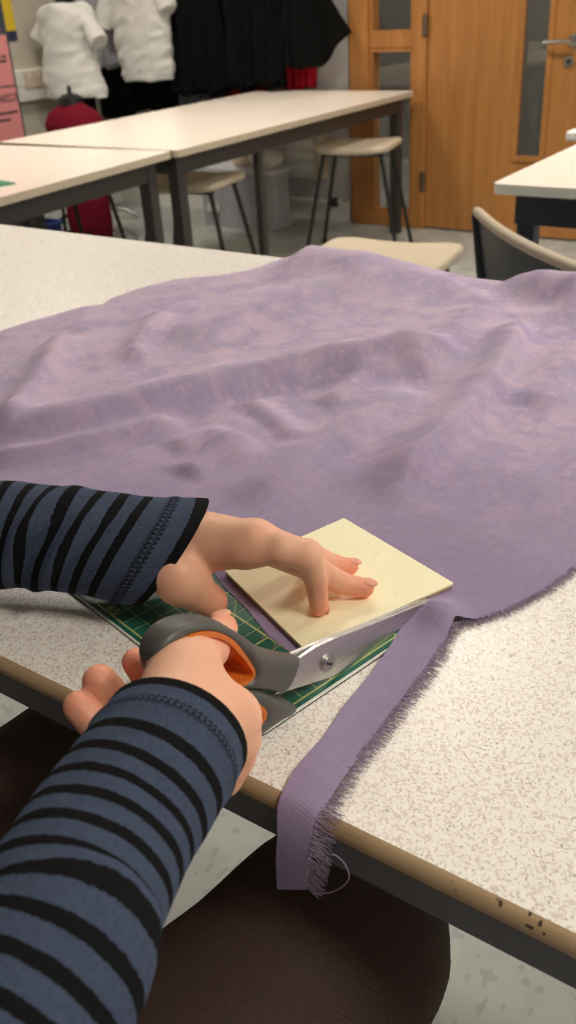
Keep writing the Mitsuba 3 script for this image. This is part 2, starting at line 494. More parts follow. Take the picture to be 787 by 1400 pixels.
# ceiling lights
LAMP_SHAPE = (.62, .62)
WHERE = ['over the dress forms at the left wall', 'over the far end of the worktop, toward the door', 'over the white topped table at the right', 'to the right of the near worktop',
         'in the corridor behind the door']
for i, (x, y) in enumerate(LAMPS + [(-2.0, 5.75)]):
    kk = 'ceiling_light' if i == 0 else f'ceiling_light_{i:03d}'
    thing(kk, 'square white ceiling light panel ' + WHERE[i], 'ceiling light', 'ceiling light panels')
    w = .31
    put(kk + '__frame', join([box((x - w, y - w, CEILING - .03), (x + w, y - w + .02, CEILING)), box((x - w, y + w - .02, CEILING - .03), (x + w, y + w, CEILING)),
                              box((x - w, y - w, CEILING - .03), (x - w + .02, y + w, CEILING)), box((x + w - .02, y - w, CEILING - .03), (x + w, y + w, CEILING))]), 'white_enamel')
    v = [[x - w + .02, y - w + .02, CEILING - .015], [x + w - .02, y - w + .02, CEILING - .015], [x + w - .02, y + w - .02, CEILING - .015], [x - w + .02, y + w - .02, CEILING - .015]]
    scene[kk + '__diffuser'] = mikit.ply(trimesh.Trimesh(v, [[0, 2, 1], [0, 3, 2]], process=False), 'ceiling_white', emitter={'type': 'area', 'radiance': rgb(np.array(LAMP_RADIANCE) * (1 if y < WALL_Y else .45))})


# ------------------------------------------------------------------ tables behind
def table(key, label, corner, ux, width, length, top_m, frame_m, edge_m, legs, inset=.05, apron=.07, legw=.05, th=.024, z=FAR_TOP):
    """corner: the corner from which the top runs 'length' along uy and 'width' along ux."""
    thing(key, label, 'table')
    ux = unit(A(ux[0], ux[1], 0))
    uy = unit(np.cross(A(0, 0, 1), ux))
    P = lambda m: orient(m, A(corner[0], corner[1], 0), ux, uy, A(0, 0, 1))
    put(key + '__top', P(orient(extrude(rounded(width - .008, length - .008, .02), th - .002), A(width / 2, length / 2, z - th + .002), *np.eye(3))), top_m)
    put(key + '__edge_strip', P(orient(extrude(rounded(width, length, .024).difference(rounded(width - .008, length - .008, .02)), th), A(width / 2, length / 2, z - th), *np.eye(3))), edge_m)
    i, t, zt = inset, .025, z - th
    for lo, hi in (((i, i, 0), (width - i, i + t, 0)), ((i, length - i - t, 0), (width - i, length - i, 0)), ((i, i + t, 0), (i + t, length - i - t, 0)), ((width - i - t, i + t, 0), (width - i, length - i - t, 0))):
        put(key + '__apron', P(box(A(*lo) + A(0, 0, zt - apron), A(*hi) + A(0, 0, zt))), frame_m)
    for lx, ly, w in legs(width, length, i - .004):
        put(key + '__leg', P(box((lx - w / 2, ly - w / 2, 0), (lx + w / 2, ly + w / 2, zt - .001), .003)), frame_m)


def corners(w, l, i, s=.05):
    h = i + s / 2
    return [(h, h, s), (w - h, h, s), (h, l - h, s), (w - h, l - h, s)]


cA, eA = at(241, 206, FAR_TOP), at(567.5, 124, FAR_TOP)
wA, lA = .955, float(np.linalg.norm(eA - cA))
uA = unit(eA - cA)
xA = A(-uA[1], uA[0], 0) * -1                       # to the right of the long edge
table('classroom_table', 'long pale classroom table behind, its far end beside the glazed door', cA - xA * wA, xA, wA, lA, 'far_top', 'frame_steel', 'beige_plastic',
      lambda w, l, i: corners(w, l, i) + [(w - i - .02, .31 * l, .034)])
cB, eB = at(236.5, 206, FAR_TOP), at(0, 270, FAR_TOP)
uB = unit(cB - eB)
xB = A(uB[1], -uB[0], 0)
lB = 1.45
table('classroom_table_001', 'pale classroom table at the left, butted end to end with the longer table', cB - uB * lB - xB * .93 - uB * .004, xB, .93, lB, 'far_top', 'frame_steel', 'beige_plastic', corners)
cR = at(672, 251, FAR_TOP)
table('classroom_table_002', 'white topped table with navy frame at the right, in front of the oak door', cR, A(1, .0, 0), 1.25, .75, 'far_top', 'frame_navy', 'white_enamel',
      lambda w, l, i: corners(w, l, .055), inset=.05, apron=.085, th=.026)
g = at(8, 254, FAR_TOP)
thing('green_sheet', 'corner of a green sheet lying on the left classroom table', 'sheet')
put('green_sheet', orient(extrude(Polygon([(0, 0), (-.3, .06), (-.36, -.2), (-.07, -.22)]).buffer(.004), .003), at(20, 251.5, FAR_TOP + .0005), A(1, 0, 0), A(0, 1, 0), A(0, 0, 1)), 'green_plastic')
w_ = at(787, 190, FAR_TOP)
thing('white_dish', 'small white block at the back of the white topped table by the door', 'block')
put('white_dish', box(w_ + A(-.02, -.05, .0005), w_ + A(.2, .02, .03), .006), 'white_enamel')

# ------------------------------------------------------------------ stools, chair
def curved_seat(w, d, th, sag):
    o = rounded(w, d, .07, 10)
    g = np.linspace(-.5, .5, 25)
    xs, ys = np.meshgrid(g * w, g * d, indexing='ij')
    m = trimesh.creation.extrude_polygon(o, th, engine='earcut')
    top = surface(lambda p: np.maximum(np.abs(p[:, 2] + sag * (1 - (2 * p[:, 0] / w) ** 2) - 0) - th / 2, -1) if False else seat_sdf(p, w, d, th, sag), (-w / 2 - .02, -d / 2 - .02, -.06), (w / 2 + .02, d / 2 + .02, .05), .008)
    return taubin(top, 4)


def seat_sdf(p, w, d, th, sag):
    q = np.abs(p[:, :2]) - A(w / 2 - .07, d / 2 - .07)
    d2 = np.linalg.norm(np.maximum(q, 0), axis=1) + np.minimum(q.max(1), 0) - .07
    z = np.abs(p[:, 2] + sag * (1 - (2 * p[:, 0] / w) ** 2)) - th / 2
    e = np.stack([d2 + .012, z + .012], 1)
    return np.linalg.norm(np.maximum(e, 0), axis=1) + np.minimum(e.max(1), 0) - .012


seat_mesh = curved_seat(.38, .34, .03, .012)


def stool_parts(hh):
    parts = [('seat', orient(seat_mesh, A(0, 0, hh - .004), *np.eye(3)), 'beige_plastic', True)]
    for sx in (-1, 1):
        for sy in (-1, 1):
            pts = catmull([(sx * .03, sy * .10, hh - .034), (sx * .12, sy * .10, hh - .034), (sx * .145, sy * .105, hh - .06), (sx * .235, sy * .145, .012)], 6)
            parts.append(('leg', tube(pts, .0095, 10), 'black_tube', 40))
            parts.append(('foot', tube([(sx * .235, sy * .145, .001), (sx * .231, sy * .144, .03)], .014, 10), 'black_tube', 40))
    parts.append(('crossbar', tube([(-.15, -.1, hh - .036), (.15, -.1, hh - .036)], .008), 'black_tube', 40))
    parts.append(('crossbar', tube([(-.15, .1, hh - .036), (.15, .1, hh - .036)], .008), 'black_tube', 40))
    return parts


def stool(key, label, hh, loc, deg):
    thing(key, label, 'stool', 'beige stools')
    c, s_ = math.cos(math.radians(deg)), math.sin(math.radians(deg))
    for n, m, b, sm in stool_parts(hh):
        put(f'{key}__{n}', orient(m, A(loc[0], loc[1], 0), A(c, s_, 0), A(-s_, c, 0), A(0, 0, 1)), b, sm)


def seat_loc(px, py, hh):
    return at(px, py, hh)


stool('stool', 'beige stool on black tube legs beside the far end of the long table', .52, seat_loc(489, 196, .52), 14)
stool('stool_001', 'beige stool pushed under the joint of the two far tables', .52, seat_loc(262, 244, .52), 10)
stool('stool_002', 'beige stool tucked behind the purple fabric, nearest of the stools', .56, seat_loc(520, 350, .56), 8)

stool('stool_003', 'beige stool almost hidden under the left classroom table, by the crimson dress form', .52, A(-3.42, 3.1, 0), 0)

# chair with its back to the camera's right
ca, cb = at(652, 289, .76), at(790, 366, .76)
thing('dark_chair', 'dark grey chair with a pale curved top rim before the white topped table', 'chair')
cu = unit(cb - ca)
cv = unit(np.cross(A(0, 0, 1), cu))                # away, towards the table
L = float(np.linalg.norm(cb - ca)) + .03


def back_curve(n=15, z=0., lean=0., w=None):
    t = np.linspace(0, 1, n)
    return np.array([ca + cu * L * x - cv * (.022 * math.sin(math.pi * x)) + A(0, 0, z) + cv * lean for x in t])


rim = back_curve(24)
put('dark_chair__rim', tube(rim, .0105, 12), 'beige_plastic', True)
rows = [back_curve(24, -.012 - .3 * s_, .05 * s_) for s_ in np.linspace(0, 1, 8)]
v1 = np.vstack(rows)
v2 = v1 + cv * .014
nv = len(v1)
f = []
for i in range(7):
    for j in range(23):
        q = [i * 24 + j, i * 24 + j + 1, (i + 1) * 24 + j + 1, (i + 1) * 24 + j]
        f += [[q[0], q[1], q[2]], [q[0], q[2], q[3]]] + [[q[2] + nv, q[1] + nv, q[0] + nv], [q[3] + nv, q[2] + nv, q[0] + nv]]
put('dark_chair__backrest', trimesh.Trimesh(np.vstack([v1, v2]), f, process=False), 'panel_dark', True)
for e in (0, 1):
    p0 = ca + cu * (L * e) - A(0, 0, 0)
    put('dark_chair__back_post', tube(catmull([p0 + A(0, 0, -.005), p0 + cv * .03 + A(0, 0, -.2), p0 + cv * .07 + A(0, 0, -.33), p0 + cv * .05 + A(0, 0, -.757)], 5), .012, 10), 'frame_navy', 40)
sc = (ca + cb) / 2 + cv * .27
put('dark_chair__seat', orient(curved_seat(.42, .40, .025, .006), A(sc[0], sc[1], .44), cu, cv, A(0, 0, 1)), 'panel_dark', True)
put('dark_chair__seat_rail', join([tube([ca + cu * L * e + cv * .07 + A(0, 0, -.335), ca + cu * L * e + cv * .45 + A(0, 0, -.338)], .010) for e in (0, 1)]), 'frame_navy', 40)
for e in (0, 1):
    p0 = ca + cu * (L * e)
    put('dark_chair__leg', tube([p0 + cv * .45 + A(0, 0, -.335), p0 + cv * .48 + A(0, 0, -.758)], .011, 10), 'frame_navy', 40)

# ------------------------------------------------------------------ the back corner: crate, radiator, clothes, dress forms
cl, cr_ = at(262, 312, 0), at(392, 312, 0)
cy, cxa, cxb = (cl[1] + cr_[1]) / 2, cl[0], cr_[0]
cz = aty(330, 232, cy)[2]
thing('storage_crate', 'large grey translucent plastic storage crate under the long table', 'crate')
cw, cd = cxb - cxa, .165
o1, o2 = rounded(cw, cd, .04), rounded(cw - .012, cd - .012, .036)
cc = A((cxa + cxb) / 2, cy + cd / 2, 0)
put('storage_crate__body', join([orient(extrude(o1.difference(o2), cz - .02), cc + A(0, 0, .002), *np.eye(3)), orient(extrude(o2, .008), cc + A(0, 0, .002), *np.eye(3))]), 'crate_plastic')
put('storage_crate__lid', join([orient(extrude(rounded(cw + .03, cd + .03, .05), .02), cc + A(0, 0, cz - .018), *np.eye(3)), orient(extrude(rounded(cw - .08, cd - .08, .03), .01), cc + A(0, 0, cz + .002), *np.eye(3))]), 'crate_lid')
lt = aty(292, 285, cy - .01)
put('storage_crate__latch', join([box(lt - A(.04, .012, .02), lt + A(.04, .012, .02), .008), box(lt - A(.025, .016, .005), lt + A(.025, .014, .03), .008)]), 'white_plastic')
for s_ in np.linspace(.12, .88, 5):
    put('storage_crate__rib', box((cxa + cw * s_ - .008, cy - .006, .03), (cxa + cw * s_ + .008, cy + .002, cz - .05), .003), 'crate_plastic')


def lump(c, r, seed, m, key, label, cat):
    b = trimesh.creation.icosphere(3, 1.0)
    v = b.vertices
    v = v * A(*r) * (.8 + .45 * meshkit.fbm(v * 1.7 + 5 * seed, 3, seed))[:, None]
    v[:, 2] = np.maximum(v[:, 2], -r[2] * .75)
    b.vertices = v + c + A(0, 0, r[2] * .75)
    put(key, b, m, True)
    thing(key, label, cat)


pz = cz + .013
q = aty(372, 218, cy + .16)
lump(A(q[0], cy + .085, pz), (.12, .07, .05), 1, 'white_plastic', 'folded_cloth', 'pale folded cloth bundle on the crate lid beside the table leg', 'cloth')
q = aty(345, 222, cy + .12)
lump(A(q[0], cy + .08, pz), (.09, .07, .035), 2, 'beige_plastic', 'paper_bundle', 'beige paper bundle on the crate lid, left of the pale cloth', 'bundle')
q = aty(400, 222, cy + .2)

# radiator on the back wall
r0, r1 = aty(364, 190, WALL_Y - .12), aty(431, 246, WALL_Y - .12)
thing('radiator', 'white ridged wall radiator low on the back wall behind the crate', 'radiator')
rx0, rx1, rz0, rz1 = r0[0] - .5, r1[0], r1[2], min(r1[2] + .46, .65)
put('radiator__panel', box((rx0, WALL_Y - .09, rz0), (rx1, WALL_Y - .02, rz1), .008), 'white_enamel')
for i in range(6):
    z = rz0 + .03 + i * (rz1 - rz0 - .06) / 5.4
    put('radiator__ridge', box((rx0 + .01, WALL_Y - .11, z), (rx1 - .01, WALL_Y - .085, z + .05), .01), 'white_enamel')
put('radiator__end_cap', box((rx1 - .004, WALL_Y - .115, rz0 - .004), (rx1 + .03, WALL_Y - .015, rz1 + .01), .006), 'beige_plastic')
pp = aty(425, 273, WALL_Y - .05)
thing('heating_pipe', 'white heating pipe with black valve under the radiator', 'pipe')
pe = aty(457, 277, WALL_Y - .05)
put('heating_pipe__pipe', join([tube([(rx0, WALL_Y - .05, pp[2]), (pe[0], WALL_Y - .05, pe[2])], .014), tube([(pe[0], WALL_Y - .05, pe[2]), (pe[0], WALL_Y + .005, pe[2])], .012)]), 'white_enamel', 40)
put('heating_pipe__valve', cyl(pe + A(.0, 0, -.02), pe + A(0, 0, .025), .022), 'black_tube', 40)


# clothes
def garment(key, label, cat, x0, x1, zb, zt, y, th, m, seed, group=None, sleeves=0, shoulder=.5, folds=7, flare=0., tilt=0., slant=0.):
    """A hanging garment: a closed wavy shell, narrow at the shoulders' top, with sleeve tubes on request."""
    n, k = 72, 22
    w = (x1 - x0) / 2
    rows_ = []
    for i in range(k):
        t = i / (k - 1)                             # 0 at the hem
        z = zb + (zt - zb) * t
        sh = 1 - .55 * sstep(.80, 1.0, t) * shoulder * 2
        ww = w * sh * (1 + flare * (1 - t)) * (.96 + .06 * math.sin(5 * t + seed))
        tt = th * (1 - .6 * sstep(.8, 1, t)) * (.8 + .3 * (1 - t))
        a_ = np.linspace(0, 2 * np.pi, n, endpoint=False)
        c_, s2 = np.cos(a_), np.sin(a_)
        x = ww * np.sign(c_) * np.abs(c_) ** .7
        rip = np.sin(folds * x / w * 1.6 + seed * 2.1 + .9 * np.sin(3 * t + seed)) * .022 * (1 - .7 * t) + (meshkit.fbm(np.stack([x * 9, a_ * 0 + z * 5, a_ * 0 + seed], 1), 3, seed) - .5) * .05
        yy = tt * np.sign(s2) * np.abs(s2) ** .8 + rip
        rows_.append(np.stack([(x0 + x1) / 2 + x + tilt * (t - .5), y + yy, z + slant * x + 0 * x + .012 * np.sin(x * 30 + seed) * (1 - t)], 1))
    v = np.vstack(rows_)
    f = []
    for i in range(k - 1):
        for j in range(n):
            l = (j + 1) % n
            f += [[i * n + j, i * n + l, (i + 1) * n + l], [i * n + j, (i + 1) * n + l, (i + 1) * n + j]]
    v = np.vstack([v, v[:n].mean(0) + A(0, 0, .03), v[-n:].mean(0)])
    for j in range(n):
        l = (j + 1) % n
        f += [[k * n, l, j], [k * n + 1, (k - 1) * n + j, (k - 1) * n + l]]
    mesh = trimesh.Trimesh(v, f, process=False)
    thing(key, label, cat, group)
    if sleeves:
        put(key + '__body', mesh, m, True)
        for s_ in (-1, 1):
            c0 = A((x0 + x1) / 2 + s_ * w * .62, y, zt - (zt - zb) * .10)
            pts = catmull([c0, c0 + A(s_ * w * .55, -.01, -sleeves * .45), c0 + A(s_ * w * .80, -.02, -sleeves)], 7)
            put(key + '__sleeve', tube(pts, np.linspace(.085, .075, len(pts)), 16, flat=1.1), m, True)
    else:
        put(key, mesh, m, True)


RAIL_Y = 4.50
def rx(px, py=60):
    return aty(px, py, RAIL_Y)[0]
def rz(px, py):
    return aty(px, py, RAIL_Y)[2]
RAIL_Z = 1.66
thing('clothes_rail', 'black metal wall rail carrying the dark garments along the back wall', 'clothes rail')
rl, rr = rx(120) - .1, rx(474) - .02
put('clothes_rail__bar', tube([(rl, RAIL_Y, RAIL_Z), (rr, RAIL_Y, RAIL_Z)], .014), 'black_tube', 40)
for x in (rl + .02, rr - .02):
    put('clothes_rail__bracket', join([tube([(x, RAIL_Y, RAIL_Z), (x, WALL_Y - .004, RAIL_Z)], .010), cyl(A(x, WALL_Y - .012, RAIL_Z), A(x, WALL_Y + .002, RAIL_Z), .035)]), 'black_tube', 40)


def hang(key, label, cat, pxa, pxb, pyb, m, seed, dy=0., th=.042, **kw):
    x0, x1, zb = rx(pxa), rx(pxb), rz((pxa + pxb) / 2, pyb)
    sc_ = (RAIL_Y + dy) / RAIL_Y
    e = lambda q: EYE[2] + (q - EYE[2]) * sc_
    garment(key, label, cat, x0 * sc_, x1 * sc_, e(zb), RAIL_Z - .06, RAIL_Y + dy, th, m, seed, **kw)
    h_ = A((x0 + x1) / 2 * sc_, RAIL_Y + dy, RAIL_Z - .055)
    put(key + '__hanger_hook', tube(catmull([h_ + A(0, 0, -.03), h_ + A(0, -dy * .5, .04), A(h_[0], RAIL_Y, RAIL_Z + .024), A(h_[0], RAIL_Y + .02, RAIL_Z + .01)], 5), .003, 6), 'chrome', 40)
    if key in scene:                                # a one-mesh garment becomes its body part
        scene[key + '__body'] = scene.pop(key)


hang('black_jacket', 'black hanging jacket right beside the white hanging T-shirt', 'jacket', 232, 305, 128, 'black_cloth', 1, dy=-0.06, sleeves=.0)
hang('black_jacket_001', 'charcoal hanging jacket, second to the right of the white hanging T-shirt', 'jacket', 285, 350, 122, 'charcoal_cloth', 2, dy=0.02)
hang('black_jacket_002', 'black hanging jacket in the middle of the dark garments above the table end', 'jacket', 328, 392, 118, 'black_cloth', 3, dy=-0.05)
hang('black_gown', 'black garment hanging right above the red one, left of the flared cape', 'jacket', 372, 446, 92, 'charcoal_cloth', 4, dy=-.02)
# flared cape at the right end of the rail
thing('black_cape', 'black cape flaring to a point at the right end of the clothes rail', 'cape')
cp = [aty(405, 88, RAIL_Y - .09), aty(432, 91, RAIL_Y - .09), aty(452, 68, RAIL_Y - .09), aty(473, 45, RAIL_Y - .09), aty(448, -5, RAIL_Y - .09), aty(430, -50, RAIL_Y - .09), aty(400, -50, RAIL_Y - .09)]
poly = Polygon([(p[0], p[2]) for p in cp]).buffer(.006)
cape = orient(extrude(poly, .05), A(0, RAIL_Y - .05, 0), A(1, 0, 0), A(0, 0, 1), A(0, -1, 0))
cape = cape.subdivide_to_size(.04)
vv = np.array(cape.vertices)
vv[:, 1] += .03 * np.sin(vv[:, 0] * 26 + vv[:, 2] * 6) + .02 * (meshkit.fbm(vv * 6, 3, 5) - .5)
cape.vertices = vv
put('black_cape__body', cape, 'black_cloth', True)
hk = A(aty(415, -50, RAIL_Y - .09)[0], RAIL_Y, RAIL_Z)
ct = float(vv[:, 2].max())
put('black_cape__hanger_hook', tube([A(hk[0], RAIL_Y - .04, ct - .05), A(hk[0], RAIL_Y - .02, RAIL_Z + .01), A(hk[0], RAIL_Y + .012, RAIL_Z + .018)], .003, 6), 'chrome', 40)
hang('red_garment', 'bright red garment hanging low under the black cape', 'garment', 386, 430, 122, 'red_cloth', 6, dy=.055, th=.018, folds=9)
hang('red_garment_001', 'red garment hem just above the table end, left of the larger red one', 'garment', 300, 362, 138, 'red_cloth', 7, dy=.055, th=.018, folds=9)
hang('slate_garment', 'dark slate garment hanging low behind the black jacket', 'garment', 236, 300, 142, 'slate_cloth', 8, dy=0.04)
hang('black_dress', 'black dress hanging below and behind the white hanging T-shirt', 'dress', 160, 240, 150, 'black_cloth', 9, dy=0.03)
hang('grey_shirt', 'grey cotton shirt hanging between the two white T-shirts', 'shirt', 118, 172, 92, 'grey_cotton', 10, dy=-0.02)
hang('black_skirt', 'black skirt hanging below the grey shirt, between the two white T-shirts', 'skirt', 126, 170, 160, 'black_cloth', 11, dy=0.04)

# the white T-shirts, modelled as solids
def tee(key, label, pts_body, sleeves, y, th, m, extra=None, pre=6):
    """pts_body: list of (pixel y, left x, right x) rows at depth y."""
    rows_ = [(aty((l + r) / 2, py, y)[2], aty(l, py, y)[0], aty(r, py, y)[0]) for py, l, r in pts_body]
    rows_ = sorted(rows_)
    zz, ll, rr_ = (np.array(c) for c in zip(*rows_))

    def fn(p):
        l, r = np.interp(p[:, 2], zz, ll), np.interp(p[:, 2], zz, rr_)
        c, w = (l + r) / 2, (r - l) / 2
        k = np.sqrt(((p[:, 0] - c) / w) ** 2 + ((p[:, 1] - y) / th) ** 2)
        d = (k - 1) * np.minimum(w, th) * .8
        d = np.maximum(d, np.maximum(zz[0] - p[:, 2], p[:, 2] - zz[-1]))
        for a_, b_, ra, rb in sleeves:
            sd_ = unit(b_ - a_)
            d = smin(d, np.maximum(rc(p, a_, b_ + sd_ * .03, ra, rb), (p - b_) @ sd_), .015)
        f_ = meshkit.fbm(np.stack([p[:, 0] * 5 + p[:, 2] * 8, p[:, 1] * 3, p[:, 2] * 12 - p[:, 0] * 7], 1), 2, pre) - .5
        return d + np.abs(f_) * .030 - .004
    lo = A(min(ll) - .17, y - th - .08, zz[0] - .04)
    hi = A(max(rr_) + .17, y + th + .08, zz[-1] + .06)
    thing(key, label, 't-shirt')
    mesh = taubin(surface(fn, lo, hi, .008), 4)
    put(key + '__body', mesh, m, True)


MY = 4.05
Q = lambda x, y_, yy: aty(x, y_, yy)
tee('white_tee', 'white T-shirt knotted at the hem on a black dress form, left of the rail',
    [(4, 74, 102), (8, 64, 112), (18, 58, 121), (40, 64, 122), (60, 68, 120), (85, 66, 126), (110, 66, 136), (133, 80, 142)],
    [(Q(68, 20, MY), Q(52, 54, MY - .03), .040, .052), (Q(114, 20, MY), Q(136, 58, MY - .03), .040, .055), (Q(76, 108, MY - .06), Q(70, 130, MY - .07), .022, .028), (Q(70, 120, MY - .07), Q(66, 134, MY - .07), .02, .012)], MY, .13, 'white_cotton')
TY = 4.38
tee('white_tee_001', 'white T-shirt hanging straight at the left end of the rail beside the black jackets',
    [(-60, 165, 205), (-40, 150, 222), (0, 152, 226), (40, 158, 230), (80, 164, 234), (110, 172, 238)],
    [(Q(216, -34, TY), Q(230, 14, TY - .03), .06, .05), (Q(154, -34, TY), Q(140, 36, TY - .03), .06, .05)], TY, .085, 'white_cotton', pre=3)
put('white_tee_001__hanger_hook', tube([Q(188, -55, TY), A(Q(188, -55, TY)[0], RAIL_Y - .02, RAIL_Z + .012), A(Q(188, -55, TY)[0], RAIL_Y + .012, RAIL_Z + .018)], .003, 6), 'chrome', 40)


def dress_form(key, label, px, y, neck_py, sh_half, bottom_py, body_m):
    """A tailor's dummy: torso, neck cap, seam strips, pole, tripod base."""
    n_ = Q(px, neck_py, y)
    zb = Q(px, bottom_py, y)[2]
    zt = n_[2]
    H = zt - zb
    thing(key, label, 'dress form')
    prof = [(0, .70), (.12, .78), (.3, .76), (.5, .62), (.62, .70), (.76, .92), (.85, 1.0), (.92, .84), (.965, .55), (1.0, .30)]

    def fn(p):
        t = (p[:, 2] - zb) / H
        w = np.interp(t, *zip(*prof)) * sh_half
        k = np.sqrt(((p[:, 0] - n_[0]) / w) ** 2 + ((p[:, 1] - y) / (w * .68)) ** 2)
        return np.maximum((k - 1) * w * .6, np.maximum(zb - p[:, 2], p[:, 2] - zt))
    put(key + '__torso', taubin(surface(fn, A(n_[0] - .3, y - .25, zb - .03), A(n_[0] + .3, y + .25, zt + .03), .011), 5), body_m, True)
    put(key + '__neck_cap', orient(lathe([(0, -.012), (.28 * sh_half * 1.25, -.012), (.28 * sh_half * 1.2, .02), (.2 * sh_half, .035), (.012, .04), (.010, .075), (0, .078)]), A(n_[0], y, zt), *np.eye(3)), 'black_tube', 35)
    put(key + '__seam_strip', box((n_[0] - .012, y - .68 * sh_half * .94, zb + H * .1), (n_[0] + .012, y - .68 * sh_half * .60, zb + H * .93), .004), 'black_cloth') if False else None
    put(key + '__pole', tube([(n_[0], y, .03), (n_[0], y, zb + .02)], .016), 'black_tube', 40)
    for k in range(4):
        a_ = math.radians(40 + 90 * k)
        put(key + '__leg', tube([(n_[0], y, .10), (n_[0] + .17 * math.cos(a_), y + .17 * math.sin(a_), .06), (n_[0] + .25 * math.cos(a_), y + .25 * math.sin(a_), .014)], .013), 'black_tube' if k else 'chrome', 40)


dress_form('dress_form', 'crimson dress form with a black neck cap behind the left classroom table', 97, 3.62, 139, .185, 322, 'crimson_cloth')
dress_form('dress_form_001', 'black dress form wearing the knotted white T-shirt', 87, MY, -3, .14, 185, 'black_cloth')

# pink display board and poster on the left wall
thing('display_board', 'pink lettered sheets on a tall dark-edged board at the left edge', 'display board')
bx = -3.86
b0, b1 = atx(10, 46, bx), atx(37, 185, bx)
by = (b0[1] + b1[1]) / 2
put('display_board__panel', box((bx - .02, by - .8, .05), (bx, by, b0[2] + .2), .004), 'panel_dark')
put('display_board__foot', box((bx - .15, by - .5, .0), (bx + .13, by - .44, .05), .006), 'panel_dark')
put('display_board__foot', box((bx - .15, by - .1, .0), (bx + .13, by - .04, .05), .006), 'panel_dark')
zs = [atx(5, py, bx)[2] for py in (46, 119, 190)]
put('display_board__sheet', box((bx, by - .62, zs[0] + .005), (bx + .004, by - .05, zs[0] + .19)), 'pink_paper')
put('display_board__sheet', box((bx, by - .62, zs[1] + .004), (bx + .004, by - .018, zs[0] - .004)), 'pink_paper')
put('display_board__sheet', box((bx, by - .62, zs[2] - .1), (bx + .004, by - .018, zs[1] - .004)), 'pink_paper')


def wall_text(key, text, h, y_right, z, x, m, bold=True):
    t_ = meshkit.text_mesh(text, h, .002, bold)
    w_ = t_.bounds[1][0]
    return put(key, orient(t_, A(x, y_right - w_, z), A(0, 1, 0), A(0, 0, 1), A(1, 0, 0)), m)


e = atx(21, 136, bx + .004)
wall_text('display_board__lettering', 'MICS', .033, e[1] + .02, e[2] - .004, bx + .0035, 'dark_ink')
for (pxr, py, w_, hh) in ((24, 152, .17, .012), (15, 163, .11, .012), (8, 77, .03, .012), (9, 83, .05, .012)):
    e = atx(pxr, py, bx + .004)
    put('display_board__text_line', box((bx + .0035, e[1] - w_, e[2] - hh / 2), (bx + .0052, e[1], e[2] + hh / 2)), 'dark_ink')
thing('wall_poster', 'navy poster with a yellow border high on the left wall', 'poster')
p0, p1 = atx(11, 0, WALL_X), atx(26, 52, WALL_X)
py_ = (p0[1] + p1[1]) / 2
zb = atx(15, 56, WALL_X)[2]
put('wall_poster__sheet', box((WALL_X, py_ - .62, zb), (WALL_X + .006, py_, zb + .85)), 'navy_paper')
put('wall_poster__border', box((WALL_X + .005, py_ - .085, zb + .05), (WALL_X + .009, py_ - .003, zb + .85)), 'yellow_paper')
for i in range(5):
    put('wall_poster__print', box((WALL_X + .005, py_ - .2, zb + .12 + .1 * i), (WALL_X + .0075, py_ - .13, zb + .185 + .1 * i)), 'pale_ink')

# dark things under the left table
q = at(68, 304, 0.0)
thing('blue_crate', 'small blue plastic tub on the floor under the left table', 'tub')
q = at(62, 300, .16) + A(.03, -.13, 0)
o1, o2 = rounded(.26, .22, .03), rounded(.24, .20, .025)
put('blue_crate__body', join([orient(extrude(o1.difference(o2), .16), A(q[0], q[1], .001), *np.eye(3)), orient(extrude(o2, .008), A(q[0], q[1], .001), *np.eye(3))]), 'blue_plastic')
put('blue_crate__rim', orient(extrude(rounded(.28, .24, .035).difference(o2), .015), A(q[0], q[1], .158), *np.eye(3)), 'blue_plastic')


# ------------------------------------------------------------------ the near worktop
TX0, TX1, TH = -2.5, .75, .026
thing('worktop_table', 'large speckled cream worktop table with a tan and dark grey edge', 'table')
put('worktop_table__top', box((TX0, EDGE_Y, TABLE - TH), (TX1, BACK_Y, TABLE)), 'laminate')


def lip(y, s):
    """Bullnose lipping and dark band along one long side; s = -1 near, +1 far."""
    r = .0055
    a_ = np.linspace(0, np.pi / 2, 9)
    prof = [(0, 0)] + [(s * r * math.sin(t), -r + r * math.cos(t)) for t in a_] + [(s * r, -r - .0015), (0, -r - .0015)]
    pr = Polygon([(u, v) for u, v in prof])
    m = trimesh.creation.extrude_polygon(pr, TX1 - TX0, engine='earcut')
    put('worktop_table__edge_lip', orient(m, A(TX0, y, TABLE - .0002), A(0, 1, 0), A(0, 0, 1), A(1, 0, 0)), 'edge_lipping', 30)
    put('worktop_table__edge_band', box((TX0, y, TABLE - TH - .001), (TX1, y + s * .0050, TABLE - .0065), .001), 'edge_band')


lip(EDGE_Y, -1)
lip(BACK_Y, 1)
for lo, hi in (((TX0 + .06, EDGE_Y + .22, 0), (TX1 - .06, EDGE_Y + .245, 0)), ((TX0 + .06, BACK_Y - .1, 0), (TX1 - .06, BACK_Y - .075, 0))):
    put('worktop_table__apron', box(A(*lo) + A(0, 0, TABLE - TH - .07), A(*hi) + A(0, 0, TABLE - TH)), 'frame_steel')
for x in (TX0 + .1, TX1 - .1):
    for y in (EDGE_Y + .1, BACK_Y - .09):
        put('worktop_table__leg', box((x - .025, y - .025, 0), (x + .025, y + .025, TABLE - TH), .003), 'frame_steel')

